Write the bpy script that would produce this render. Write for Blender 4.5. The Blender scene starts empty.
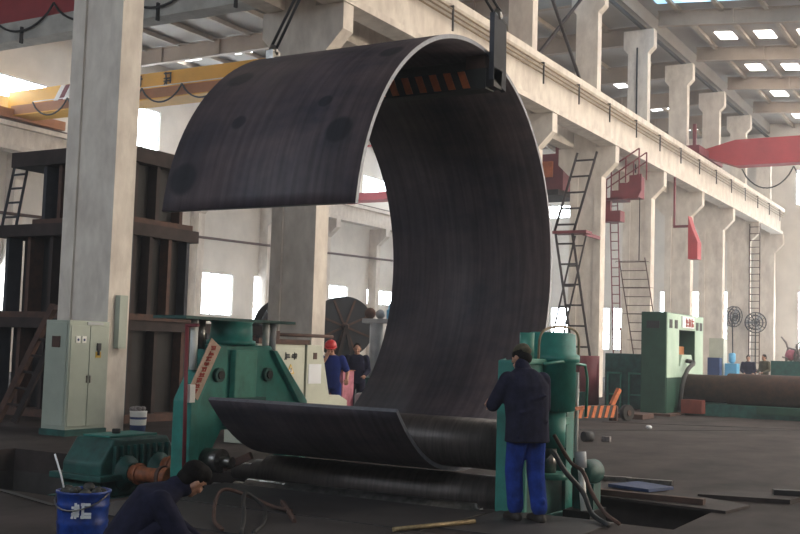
import bpy, bmesh, math, random
from mathutils import Vector, Matrix, noise
random.seed(7)
SC = bpy.context.scene
COL = SC.collection
PI = math.pi
# ---------------------------------------------------------------- camera
F, YAW, PITCH, ROLL = 1080.0, .529, .0735, .031
fw = Vector((-math.sin(YAW)*math.cos(PITCH), math.cos(YAW)*math.cos(PITCH), math.sin(PITCH)))
rt = Vector((math.cos(YAW), math.sin(YAW), 0)); up = rt.cross(fw)
r2 = math.cos(ROLL)*rt+math.sin(ROLL)*up; u2 = -math.sin(ROLL)*rt+math.cos(ROLL)*up
cd = bpy.data.cameras.new('camera'); cam = bpy.data.objects.new('camera', cd); COL.objects.link(cam)
cd.sensor_width = 36; cd.lens = F/800*36; cd.clip_end = 400; cd.clip_start = .05
m = Matrix((r2, u2, -fw)).transposed().to_4x4(); m.translation = Vector((0, 0, 1.6)); cam.matrix_world = m
SC.camera = cam
# ---------------------------------------------------------------- world, exposure
w = bpy.data.worlds.new('world'); SC.world = w; w.use_nodes = True
w.node_tree.nodes['Background'].inputs[0].default_value = (.75, .87, 1, 1)
w.node_tree.nodes['Background'].inputs[1].default_value = 1.2
vs_ = w.node_tree.nodes.new('ShaderNodeVolumeScatter'); vs_.inputs['Density'].default_value = .0022; vs_.inputs['Color'].default_value = (.9, .93, 1, 1); vs_.inputs['Anisotropy'].default_value = .3
w.node_tree.links.new(vs_.outputs[0], w.node_tree.nodes['World Output'].inputs['Volume'])   # dusty workshop air
SC.view_settings.view_transform = 'Standard'; SC.view_settings.look = 'None'
SC.view_settings.exposure = 1.35; SC.view_settings.gamma = 1
WIN_FAR, WIN_LEFT, WIN_RIGHT, FILL_BACK, SKY_L, SKY_R = 9.0, 9.0, 6.5, 3.1, 5.0, 6.0   # daylight given off by the milky panes; the back ones are added fill
# ---------------------------------------------------------------- materials
def mat(name, col, rough=.7, metal=0., var=.25, scale=3., bump=.0, col2=None, spec=.5, detail=6, stretch=None):
    m = bpy.data.materials.new(name); m.use_nodes = True; nt = m.node_tree; b = nt.nodes['Principled BSDF']
    b.inputs['Roughness'].default_value = rough; b.inputs['Metallic'].default_value = metal
    b.inputs['Specular IOR Level'].default_value = spec
    c2 = col2 or tuple(c*(1-var*1.6) for c in col)
    tc = nt.nodes.new('ShaderNodeTexCoord'); mp = nt.nodes.new('ShaderNodeMapping')
    geo = nt.nodes.new('ShaderNodeNewGeometry')
    nt.links.new(geo.outputs['Position'], mp.inputs[0])
    if stretch: mp.inputs['Scale'].default_value = stretch
    n = nt.nodes.new('ShaderNodeTexNoise'); n.inputs['Scale'].default_value = scale; n.inputs['Detail'].default_value = detail
    n.inputs['Roughness'].default_value = .65
    nt.links.new(mp.outputs[0], n.inputs['Vector'])
    r = nt.nodes.new('ShaderNodeValToRGB'); r.color_ramp.elements[0].position = .33; r.color_ramp.elements[1].position = .68
    r.color_ramp.elements[0].color = (*c2, 1); r.color_ramp.elements[1].color = (*col, 1)
    nt.links.new(n.outputs['Fac'], r.inputs[0]); nt.links.new(r.outputs[0], b.inputs['Base Color'])
    if bump:
        bp = nt.nodes.new('ShaderNodeBump'); bp.inputs['Strength'].default_value = bump; bp.inputs['Distance'].default_value = .03
        nt.links.new(n.outputs['Fac'], bp.inputs['Height']); nt.links.new(bp.outputs[0], b.inputs['Normal'])
    return m
def emat(name, col, s):
    m = bpy.data.materials.new(name); m.use_nodes = True; nt = m.node_tree; b = nt.nodes['Principled BSDF']
    b.inputs['Base Color'].default_value = (.6, .6, .6, 1)
    b.inputs['Emission Color'].default_value = (*col, 1); b.inputs['Emission Strength'].default_value = s
    return m
M = {}
M['conc'] = mat('whitewashed_concrete', (.72, .66, .59), .9, var=.2, scale=2.6, bump=.4, col2=(.52, .46, .41), stretch=(1, 1, .5))
M['conc_g'] = mat('grey_concrete', (.62, .60, .56), .9, var=.2, scale=1.7, bump=.25)
M['plaster'] = mat('plaster', (.72, .68, .63), .9, var=.12, scale=.6, bump=.1)
M['floor'] = mat('oily_floor', (.064, .050, .048), .8, var=.45, scale=1.1, bump=.15, detail=10, spec=.15, stretch=(1, .6, 1))
M['pit'] = mat('pit_walls', (.05, .045, .042), .9)
M['apron'] = mat('oily_steel_plate', (.045, .04, .042), .6, metal=.1, var=.3, scale=2)
M['sheet'] = mat('roof_sheet', (.30, .275, .25), .8, var=.12, scale=.5)
M['rafter'] = mat('primed_rafter', (.30, .235, .185), .7, var=.2, scale=.7)
M['purlin'] = mat('purlin_paint', (.34, .285, .225), .7, var=.2)
M['plate'] = mat('mill_scale_steel', (.092, .069, .077), .55, metal=.1, var=.28, scale=2.4, bump=.04, col2=(.036, .033, .046), spec=.35, detail=9, stretch=(.6, 1.3, .7))
M['edge'] = mat('sheared_steel_edge', (.22, .23, .27), .4, metal=.5, var=.2, scale=20)
M['green'] = mat('teal_paint', (.02, .22, .185), .5, var=.30, scale=4, bump=.05, col2=(.015, .13, .11))
M['greenl'] = mat('pale_teal_paint', (.05, .26, .20), .5, var=.25, scale=4)
M['greend'] = mat('dark_teal_paint', (.015, .10, .088), .55, var=.4, scale=5)
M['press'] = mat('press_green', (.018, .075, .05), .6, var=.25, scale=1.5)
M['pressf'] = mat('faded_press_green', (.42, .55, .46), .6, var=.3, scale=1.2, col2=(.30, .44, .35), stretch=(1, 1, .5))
M['steel'] = mat('worn_steel', (.30, .29, .28), .3, metal=.9, var=.4, scale=8)
M['roll'] = mat('oiled_roll_steel', (.09, .075, .072), .42, metal=.5, var=.35, scale=3, stretch=(9, 1, 1))
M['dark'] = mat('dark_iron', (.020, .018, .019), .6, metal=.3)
M['rust'] = mat('rusty_iron', (.10, .048, .034), .85, var=.45, scale=5, bump=.1, col2=(.05, .03, .026))
M['rustd'] = mat('dark_rusty_iron', (.04, .026, .025), .85, var=.4, scale=2.5, bump=.1)
M['rustb'] = mat('blue_grey_iron', (.045, .048, .062), .8, var=.3, scale=2)
M['orange'] = mat('rusty_orange_paint', (.34, .10, .035), .6, var=.45, scale=9, bump=.05)
M['hazo'] = mat('hazard_orange', (.62, .16, .045), .6, var=.25, scale=6)
M['hazb'] = mat('hazard_black', (.03, .032, .03), .6)
M['red'] = mat('crane_red', (.42, .05, .06), .6, var=.15, scale=1)
M['redd'] = mat('maroon_paint', (.20, .03, .04), .6, var=.2, scale=2)
M['yellow'] = mat('crane_yellow', (.80, .43, .045), .55, var=.12, scale=.8)
M['ochre'] = mat('orange_brown_paint', (.42, .17, .06), .6, var=.2, scale=1)
M['cab'] = mat('cabinet_grey_green', (.36, .40, .34), .5, var=.12, scale=2)
M['cabl'] = mat('console_cream', (.48, .50, .41), .5, var=.12, scale=2)
M['white'] = mat('white_paint', (.75, .75, .72), .6, var=.08)
M['paper'] = mat('paper', (.72, .74, .78), .8, var=.05)
M['ink'] = mat('black_ink', (.03, .03, .035), .7)
M['rink'] = mat('red_ink', (.42, .05, .04), .7)
M['sign'] = mat('sign_board', (.50, .36, .28), .7, var=.15, scale=10)
M['ywarn'] = mat('warning_yellow', (.65, .42, .04), .6)
M['blue'] = mat('bucket_blue', (.008, .055, .33), .4, var=.5, scale=9, col2=(.006, .02, .12))
M['lblue'] = mat('light_blue', (.12, .40, .66), .5, var=.1)
M['bluem'] = mat('dark_blue_paint', (.02, .05, .16), .6)
M['navy'] = mat('navy_cloth', (.020, .021, .046), .95, var=.3, scale=12, spec=.15)
M['trous'] = mat('royal_blue_cloth', (.014, .045, .27), .95, var=.35, scale=7, spec=.15)
M['tee'] = mat('blue_cotton', (.015, .03, .17), .9, var=.2, scale=8, spec=.2)
M['skin'] = mat('skin', (.42, .22, .15), .55, var=.06)
M['hair'] = mat('black_hair', (.010, .008, .008), .85, var=.4, scale=60, spec=.15)
M['hazr'] = mat('dull_red_paint', (.20, .04, .025), .7)
M['reel'] = mat('black_reel', (.014, .017, .026), .7)
M['olive'] = mat('olive_cloth', (.085, .075, .045), .9, var=.3, scale=20)
M['helmet'] = mat('helmet_red', (.55, .03, .035), .3, var=.05)
M['shoe'] = mat('shoe_brown', (.03, .022, .018), .7)
M['cable'] = mat('black_cable', (.02, .02, .022), .6)
M['pipe'] = mat('busbar_brown', (.33, .24, .15), .6, var=.3)
M['brass'] = mat('brass_rod', (.40, .30, .16), .45, metal=.4, var=.3, scale=20)
M['tank'] = mat('grey_tank', (.40, .41, .43), .5, var=.15)
M['frame'] = mat('window_frame', (.33, .34, .33), .6)
M['rag'] = mat('greyish_rag', (.28, .25, .25), .95, var=.4, scale=30)
M['pink'] = mat('pink_wrap', (.50, .16, .22), .7, var=.3, scale=9)
M['pane'] = emat('milky_pane', (.84, .93, 1.), WIN_FAR)
M['panel'] = emat('milky_pane_left', (.84, .93, 1.), WIN_LEFT)
M['paner'] = emat('milky_pane_right', (1., .87, .70), WIN_RIGHT)
M['pane_fill'] = emat('back_fill_pane', (.80, .90, 1.), FILL_BACK)  # bluish glow of the added panes behind the camera
M['skyl'] = emat('translucent_sheet', (.95, .98, 1.), SKY_L)
M['skyr'] = emat('translucent_sheet_right', (1., .95, .88), SKY_R)
M['skyb'] = emat('blue_translucent_sheet', (.25, .50, .75), .9)
# ---------------------------------------------------------------- mesh builder
class MB:
    def __init__(s): s.v = []; s.f = []; s.mi = []; s.sm = []; s.mats = []
    def _m(s, k):
        if k is None: k = s.mats[0] if s.mats else None
        if k not in s.mats: s.mats.append(k)
        return s.mats.index(k)
    def add(s, vs, fs, k, smooth=False):
        o = len(s.v); i = s._m(k); s.v += [Vector(v) for v in vs]
        for f in fs: s.f.append([o+a for a in f]); s.mi.append(i); s.sm.append(smooth)
        return s
    def box(s, x0, x1, y0, y1, z0, z1, k):
        v = [(x, y, z) for x in (x0, x1) for y in (y0, y1) for z in (z0, z1)]
        return s.add(v, [(0, 1, 3, 2), (4, 6, 7, 5), (0, 4, 5, 1), (2, 3, 7, 6), (0, 2, 6, 4), (1, 5, 7, 3)], k)
    def beam(s, p, q, wdt, h, k, upv=(0, 0, 1)):
        p, q = Vector(p), Vector(q); d = (q-p).normalized(); a = d.cross(Vector(upv))
        if a.length < 1e-4: a = d.cross(Vector((1, 0, 0)))
        a.normalize(); b = a.cross(d); a *= wdt/2; b *= h/2
        v = [p-a-b, p+a-b, p+a+b, p-a+b, q-a-b, q+a-b, q+a+b, q-a+b]
        return s.add(v, [(0, 1, 2, 3), (4, 7, 6, 5), (0, 4, 5, 1), (1, 5, 6, 2), (2, 6, 7, 3), (3, 7, 4, 0)], k)
    def prism(s, poly, axis, a0, a1, k, ks=None):   # poly in the two other axes, in order
        n = len(poly)
        def mk(u, v, a): return {0: (a, u, v), 1: (u, a, v), 2: (u, v, a)}[axis]
        vs = [mk(u, v, a0) for u, v in poly]+[mk(u, v, a1) for u, v in poly]
        s.add(vs, [tuple(range(n))[::-1], tuple(range(n, 2*n))], k)
        o = len(s.v)-2*n; i = s._m(ks or k)
        for j in range(n): s.f.append([o+j, o+(j+1) % n, o+n+(j+1) % n, o+n+j]); s.mi.append(i); s.sm.append(False)
        return s
    def cyl(s, p, q, r, k, n=16, r2=None, cap=True, smooth=True):
        p, q = Vector(p), Vector(q); d = (q-p).normalized(); r2 = r if r2 is None else r2
        a = d.cross(Vector((0, 0, 1)));
        if a.length < 1e-3: a = Vector((1, 0, 0))
        a.normalize(); b = d.cross(a)
        vs = [p+(a*math.cos(t)+b*math.sin(t))*r for t in [2*PI*i/n for i in range(n)]]
        vs += [q+(a*math.cos(t)+b*math.sin(t))*r2 for t in [2*PI*i/n for i in range(n)]]
        s.add(vs, [(i, (i+1) % n, n+(i+1) % n, n+i) for i in range(n)], k, smooth)
        if cap: s.add(vs[:n], [tuple(range(n))[::-1]], k); s.add(vs[n:], [tuple(range(n))], k)
        return s
    def tube(s, pts, r, k, n=8):
        pts = [Vector(p) for p in pts]; rings = []; prev = None
        for i, p in enumerate(pts):
            d = (pts[min(i+1, len(pts)-1)]-pts[max(i-1, 0)]).normalized()
            a = prev-d*prev.dot(d) if prev else d.cross(Vector((0, 0, 1)))
            if a.length < 1e-3: a = d.cross(Vector((1, .2, 0)))
            a.normalize(); prev = a; b = d.cross(a); rr = r[i] if isinstance(r, (list, tuple)) else r
            rings.append([p+(a*math.cos(t)+b*math.sin(t))*rr for t in [2*PI*j/n for j in range(n)]])
        vs = [v for g in rings for v in g]; fs = []
        for i in range(len(rings)-1):
            for j in range(n): fs.append((i*n+j, i*n+(j+1) % n, (i+1)*n+(j+1) % n, (i+1)*n+j))
        fs.append(tuple(range(n))[::-1]); fs.append(tuple(range(len(vs)-n, len(vs))))
        return s.add(vs, fs, k, True)
    def lathe(s, c, prof, k, n=24, axis=(0, 0, 1), ks=None):
        c = Vector(c); d = Vector(axis).normalized(); a = d.cross(Vector((0, 0, 1)))
        if a.length < 1e-3: a = Vector((1, 0, 0))
        a.normalize(); b = d.cross(a); vs = []
        for r, h in prof:
            for j in range(n): t = 2*PI*j/n; vs.append(c+d*h+(a*math.cos(t)+b*math.sin(t))*max(r, 1e-4))
        o = len(s.v); s.v += vs
        for i in range(len(prof)-1):
            mi = s._m(ks[i] if ks else k)
            for j in range(n): s.f.append([o+i*n+j, o+i*n+(j+1) % n, o+(i+1)*n+(j+1) % n, o+(i+1)*n+j]); s.mi.append(mi); s.sm.append(True)
        mi = s._m(ks[0] if ks else k); s.f.append([o+j for j in range(n)][::-1]); s.mi.append(mi); s.sm.append(False)
        mi = s._m(ks[-1] if ks else k); s.f.append([o+(len(prof)-1)*n+j for j in range(n)]); s.mi.append(mi); s.sm.append(False)
        return s
    def ball(s, c, r, k, n=14, sc=(1, 1, 1)):
        c = Vector(c); vs = []; m_ = n//2+1
        for i in range(m_+1):
            ph = PI*i/m_
            for j in range(n): t = 2*PI*j/n; vs.append(c+Vector((r*sc[0]*math.sin(ph)*math.cos(t), r*sc[1]*math.sin(ph)*math.sin(t), r*sc[2]*math.cos(ph))))
        fs = [(i*n+j, (i+1)*n+j, (i+1)*n+(j+1) % n, i*n+(j+1) % n) for i in range(m_) for j in range(n)]
        return s.add(vs, fs, k, True)
    def build(s, name, parent=None, loc=None, bevel=0):
        base = Vector(loc) if loc is not None else Vector((0, 0, 0))
        if parent is not None:
            q = parent
            base = Vector((0, 0, 0))
            while q is not None: base += Vector(q.location); q = q.parent
        me = bpy.data.meshes.new(name); me.from_pydata([v-base for v in s.v], [], s.f)
        for k in s.mats: me.materials.append(M[k])
        for i, p in enumerate(me.polygons): p.material_index = s.mi[i]; p.use_smooth = s.sm[i]
        bm = bmesh.new(); bm.from_mesh(me); bmesh.ops.remove_doubles(bm, verts=bm.verts, dist=1e-5)
        bmesh.ops.recalc_face_normals(bm, faces=bm.faces); bm.to_mesh(me); bm.free()
        o = bpy.data.objects.new(name, me); COL.objects.link(o)
        if parent is not None: o.parent = parent
        elif loc is not None: o.location = loc
        if bevel:
            b = o.modifiers.new('bevel', 'BEVEL'); b.width = bevel; b.segments = 2; b.limit_method = 'ANGLE'; b.harden_normals = False
        return o
def crv(pts, k=6):   # smooth curve through the points
    P = [Vector(p) for p in pts]; P = [P[0]*2-P[1]]+P+[P[-1]*2-P[-2]]; out = []
    for i in range(1, len(P)-2):
        a, b, c, d = P[i-1:i+3]
        for j in range(k):
            t = j/k; out.append(.5*((2*b)+(c-a)*t+(2*a-5*b+4*c-d)*t*t+(3*b-a-3*c+d)*t**3))
    return out+[P[-2]]
def tag(o, label, cat, group=None, kind=None):
    o['label'] = label; o['category'] = cat
    if group: o['group'] = group
    if kind: o['kind'] = kind
    return o
def thing(name, label, cat, loc, group=None):
    o = bpy.data.objects.new(name, None); COL.objects.link(o); o.location = loc; o.empty_display_size = .2
    return tag(o, label, cat, group)
def struct(o, label=None):
    o['kind'] = 'structure'
    if label: o['label'] = label
    return o
def copy_tree(o, parent=None):
    c = o.copy(); COL.objects.link(c)
    if parent: c.parent = parent
    for ch in o.children: copy_tree(ch, c)
    return c
def glyph(mb, o, u, v, wd, ht, k, seed, th=.13, nrm=None):   # a small square character built of strokes
    rnd = random.Random(seed); o, u, v = Vector(o), Vector(u).normalized(), Vector(v).normalized(); n = Vector(nrm) if nrm else u.cross(v)
    t = wd*th
    def bar(a, b, c, d):
        p = o+u*(a*wd)+v*(b*ht); q = o+u*(c*wd)+v*(d*ht); mb.beam(p, q, t, t*.4, k, upv=n)
    hs = sorted(rnd.sample([.1, .3, .5, .7, .9], 3))
    for h in hs: bar(rnd.choice([0, .1]), h, rnd.choice([.9, 1]), h)
    bar(rnd.choice([.2, .5, .35]), 0, rnd.choice([.2, .5]), 1)
    if rnd.random() < .6: bar(.8, .1, .8, .9)
    if rnd.random() < .5: bar(.4, .5, .05, 0)
# ---------------------------------------------------------------- the building
XA, YC = -13.3, 13.5       # face of the column row, near face of the first column; bays of 6 m
XL, XR, YF, YB = -38.4, 11.0, 69.0, -10.0
ZT = 16.4
# floor with pits
def grid_wall(mb, ax, pos, u0, u1, v0, v1, holes, k, th=0):
    us = sorted({u0, u1, *[h[0] for h in holes], *[h[1] for h in holes]}); vs = sorted({v0, v1, *[h[2] for h in holes], *[h[3] for h in holes]})
    us = [u for u in us if u0 <= u <= u1]; vs = [v for v in vs if v0 <= v <= v1]
    for i in range(len(us)-1):
        for j in range(len(vs)-1):
            cu, cv = (us[i]+us[i+1])/2, (vs[j]+vs[j+1])/2
            if any(h[0] < cu < h[1] and h[2] < cv < h[3] for h in holes): continue
            a, b, c, d = us[i], us[i+1], vs[j], vs[j+1]
            if ax == 2: mb.box(a, b, c, d, pos-th, pos, k)
            if ax == 0: mb.box(pos-th, pos, a, b, c, d, k)
            if ax == 1: mb.box(a, b, pos, pos+th, c, d, k)
    return mb
PITS = [(-12.4, -7.9, 7.75, 10.6), (-7.9, -4.75, 9.7, 11.7), (-4.75, -2.85, 10.0, 11.75)]
fl = grid_wall(MB(), 2, 0, XL, XR, YB, YF, PITS, 'floor', .3)
for (a, b, c, d) in PITS: fl.box(a-.1, b+.1, c-.1, d+.1, -.95, -.9, 'pit')
a, b, c, d = -12.4, -2.85, 7.75, 11.75
fl.box(a, -7.9, c-.05, c, -.9, -.3, 'pit').box(a, -7.9, 10.6, 10.65, -.9, -.3, 'pit').box(a-.05, a, c, 10.6, -.9, -.3, 'pit')
fl.box(-7.9, -4.75, 9.65, 9.7, -.9, -.3, 'pit').box(-7.9, -4.75, 11.7, 11.75, -.9, -.3, 'pit').box(-4.75, b, 9.95, 10.0, -.9, -.3, 'pit').box(-4.75, b, 11.75, 11.8, -.9, -.3, 'pit').box(b, b+.05, 10, 11.75, -.9, -.3, 'pit')
struct(fl.build('floor'), 'dark oily concrete workshop floor')
# left wall with windows
wl = []; seq = 0
LW = [(25.5, 28.2, 2.6, 4.6), (30.0, 31.9, 2.6, 4.6), (37.8, 40.2, 3, 5.2), (44.6, 47.3, 3.0, 5.3), (49.2, 51.0, 2.5, 5.4), (56.2, 59.0, 4.5, 5.4), (61.4, 64.8, 4.4, 5.4),
      (24.5, 27.5, 11.6, 12.9), (29.6, 34.6, 11.9, 12.9), (35.4, 37.6, 10.4, 11.8), (38.6, 40.9, 10.6, 13.2), (43.5, 46.5, 11, 13), (49, 53, 11, 13), (55.5, 59, 11.6, 13), (60.5, 65, 11.6, 13)]
struct(grid_wall(MB(), 0, XL, YB, YF, 0, ZT, LW, 'plaster', .3).build('wall_left'), 'pale plastered left-hand side wall of the workshop')
EW = [(-28.3, -26.2, 2.5, 4.6), (-25.0, -24.1, 1.8, 4.6), (-23.9, -22.9, 1.8, 4.6), (-20.75, -20.1, 3.2, 5.7), (-18.75, -17.9, 3.2, 5.7), (-16.85, -16.35, 2.5, 5.7), (-12.35, -10.5, 11.0, 13.2), (-12.2, -10.8, 2.0, 5.7), (-8, -5, 2, 5.7), (-2, 1, 2, 5.7),
      (-29.0, -26.4, 10.7, 11.6), (-35, -31, 12, 14), (-37.5, -36, 12, 14), (-1, 3, 10.5, 12.6)]
struct(grid_wall(MB(), 1, YF, XL, XR, 0, ZT, EW, 'plaster', .3).build('wall_end'), 'pale plastered end wall at the far end')
RW = [(YB+2+k*6, YB+6+k*6, z0, z1) for k in range(13) for (z0, z1) in ((2, 5.5), (10.5, 12.5))]
RW = [r for r in RW if r[0] > 13]
wr = MB(); grid_wall(wr, 0, XR+.3, YB, YF, 0, ZT, RW, 'plaster', .3); struct(wr.build('wall_right'))
BW = [(-34+6*i, -29.5+6*i, 9.5, 14.0) for i in range(7)]  # unseen high windows behind the camera, added to brighten the camera-facing sides
struct(grid_wall(MB(), 1, YB-.3, XL, XR, 0, ZT, BW, 'plaster', .3).build('wall_back'))
tag(MB().cyl((XL+.75, 24, 6.6), (XL+.75, 66, 7.5), .07, 'rust', n=8).build('wall_pipe', loc=(XL+.7, 40, 7)), 'thin brown pipe running along the left wall below the girder', 'pipe')
nwin = [0]
def window(ax, pos, r, pane):
    nwin[0] += 1; a, b, c, d = r; t = .05
    fr = MB()
    def bx(u0, u1, v0, v1, e0, e1, k, mb):
        if ax == 0: mb.box(pos+e0, pos+e1, u0, u1, v0, v1, k)
        else: mb.box(u0, u1, pos+e0, pos+e1, v0, v1, k)
    bx(a, b, c, c+t, -.08, .08, 'frame', fr); bx(a, b, d-t, d, -.08, .08, 'frame', fr); bx(a, a+t, c+t, d-t, -.08, .08, 'frame', fr); bx(b-t, b, c+t, d-t, -.08, .08, 'frame', fr)
    n = max(1, round((b-a)/1.0))
    for i in range(1, n): u = a+(b-a)*i/n; bx(u-t/2, u+t/2, c+t, d-t, -.06, .06, 'frame', fr)
    mm = max(1, round((d-c)/1.2))
    for i in range(1, mm): v = c+(d-c)*i/mm; bx(a+t, b-t, v-t/2, v+t/2, -.05, .05, 'frame', fr)
    f = struct(fr.build('window_%d' % nwin[0], loc=((pos, (a+b)/2, c) if ax == 0 else ((a+b)/2, pos, c))))
    pn = MB()
    if ax == 0: pn.box(pos-.01, pos+.01, a+t, b-t, c+t, d-t, pane)
    else: pn.box(a+t, b-t, pos-.01, pos+.01, c+t, d-t, pane)
    pn.build('pane', f)
for r in LW: window(0, XL-.12, r, 'panel')
for r in EW: window(1, YF+.12, r, 'pane')
for r in RW: window(0, XR+.15, r, 'paner')
for r in BW: window(1, YB-.15, r, 'pane_fill')
# wall pilasters and wall girder on the left
for i in range(1, 9):
    y = YC+6*i+.0
    o = MB().box(XL+.001, XL+.6, y, y+.5, 0, 9.4, 'conc').prism([(XL+.6, 9.4), (XL+1.3, 9.4), (XL+1.3, 8.9), (XL+.6, 8.3)], 1, y, y+.5, 'conc').build('wall_pilaster', loc=(XL, y, 0))
    tag(o, 'whitewashed concrete pilaster with corbel on the left wall, %s' % ['behind the rusty frames', 'behind the yellow crane end', 'behind the nearest column', 'left of the bright square window', 'between the two low windows', 'right of the narrow low window', 'behind the large reel', 'nearest the far corner'][i-1], 'pilaster', 'pilasters along the left wall')
lg = thing('crane_girder', 'pale concrete crane girder running along the left wall under the yellow crane', 'girder', (XL+1, 40, 9.4))
MB().box(XL+.62, XL+1.3, YC-5, YF-1.2, 9.4, 9.6, 'conc').box(XL+.86, XL+1.06, YC-5, YF-1.2, 9.6, 10.4, 'conc').box(XL+.62, XL+1.3, YC-5, YF-1.2, 10.4, 10.6, 'conc').build('beam', lg)
MB().box(XL+.92, XL+1.0, YC-5, YF-1.2, 10.6, 10.74, 'rust').build('crane_rail', lg)
# ceiling: right pitch falls to the right, left sheet nearly level
def zr(x): return 15.35-.09*(x+13.4) if x > -13.9 else 14.8
SH = .78
cr = MB(); dx = XR+13.9
cr.prism([(-13.9, zr(-13.89)+SH), (XR, zr(XR)+SH), (XR, zr(XR)+SH+.08), (-13.9, zr(-13.89)+SH+.08)], 1, YB, YF, 'sheet')
cr.box(XL, -13.9, YB, YF, 14.8+SH, 14.8+SH+.08, 'sheet')
cr.box(-13.96, -13.88, YB, YF, 14.8+SH, 15.5+SH, 'sheet')
struct(cr.build('ceiling'), 'pale corrugated sheet roof seen from below')
# translucent roof strips
def strip(x0, x1, y0, y1, k, lab, grp):
    z0, z1 = zr(x0)+SH-.015, zr(x1)+SH-.015
    mb = MB(); mb.add([(x0, y0, z0), (x1, y0, z1), (x1, y1, z1), (x0, y1, z0), (x0, y0, z0-.02), (x1, y0, z1-.02), (x1, y1, z1-.02), (x0, y1, z0-.02)],
                      [(0, 1, 2, 3), (7, 6, 5, 4), (0, 4, 5, 1), (1, 5, 6, 2), (2, 6, 7, 3), (3, 7, 4, 0)], k)
    tag(mb.build('roof_skylight', loc=((x0+x1)/2, y0, z0)), lab, 'skylight', grp)
for k in range(2, 9):
    y = YC+6*k
    for x in (-12.0, -10.3, -8.5): 
        strip(x, x+.75, y+4.1, y+5.3, 'skyr', 'small bright translucent panel in the right-hand roof', 'skylight panels in the right-hand roof')
    for x in (-36.5, -33.3, -30.1, -26.9, -18.6):
        strip(x, x+1.0, y+1.9 if k < 6 else y+3.6, y+3.0 if k < 6 else y+4.6, 'skyl', 'small bright translucent panel in the left-hand roof', 'skylight panels in the left-hand roof')
strip(-13.2, -4, 39.2, 43.0, 'skyb', 'wide bluish translucent roof sheet above the right-hand bay', None)
strip(-17.2, -14.4, 36.0, 39.2, 'skyb', 'wide bluish translucent roof sheet left of the column heads', None)
for k in range(1, 9): strip(-3, 6, YC+6*k+1, YC+6*k+3.2, 'skyr', 'long bright translucent panel over the middle of the right-hand bay', 'long skylight panels over the right-hand bay')
# rafters and purlins
for k in range(0, 9):
    y = YC+6*k+.1
    for side in ('right', 'left'):
        t = thing('roof_rafter', 'brown steel rafter of the %s-hand roof %s' % (side, ['above the nearest column', 'above the column behind the console', 'above the column hidden by the plate', 'above the column just right of the plate', 'above the column left of the maroon stair', 'above the column with the square head', 'above the column over the green press', 'left of the far fans', 'closest to the end wall'][k]), 'rafter', (-13.6, y, 15.4), 'rafters of the %s-hand roof' % side)
        mb = MB(); st = MB()
        if side == 'right':
            x0, x1 = -13.35, XR-.01
            mb.prism([(x0, zr(x0)), (x1, zr(x1)), (x1, zr(x1)+.62), (x0, zr(x0)+.62)], 1, y+.14, y+.17, 'rafter')
            for dz in (0, .6): mb.prism([(x0, zr(x0)+dz), (x1, zr(x1)+dz), (x1, zr(x1)+dz+.03), (x0, zr(x0)+dz+.03)], 1, y+.02, y+.29, 'rafter')
            xs = [-10.3, -6.2, -2]
        else:
            x0, x1 = XL+.01, -13.9
            mb.box(x0, x1, y+.14, y+.17, 14.7, 15.42, 'rafter').box(x0, x1, y+.02, y+.29, 14.67, 14.7, 'rafter').box(x0, x1, y+.02, y+.29, 15.4, 15.43, 'rafter')
            xs = [-35.5, -32, -28.8, -24, -19]
        mb.build('beam', t)
        for x in xs:
            b = zr(x) if side == 'right' else 14.68
            MB().box(x-.04, x+.04, y+.03, y+.28, b+.03, zr(x)+.6, 'rafter').build('stiffener', t)
PX = [-12.5+1.75*i for i in range(13)]+[-15.6-2.1*i for i in range(11)]
for x in PX:
    z = zr(x)+.635
    tag(MB().box(x-.05, x+.05, YC+.2, YF-.05, z-.08, z+.14, 'purlin').box(x-.05, x+.12, YC+.2, YF-.05, z-.1, z-.08, 'purlin').build('roof_purlin', loc=(x, YC, z)),
        'thin steel purlin running lengthwise under the roof sheets', 'purlin', 'purlins under the roof sheets')
tag(MB().box(-13.95, -13.83, YC, YF-.05, 15.16, 15.28, 'dark').build('eaves_strut', loc=(-13.9, YC, 15.2)), 'dark steel strut tying the column heads lengthwise under the roof', 'strut')
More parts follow.
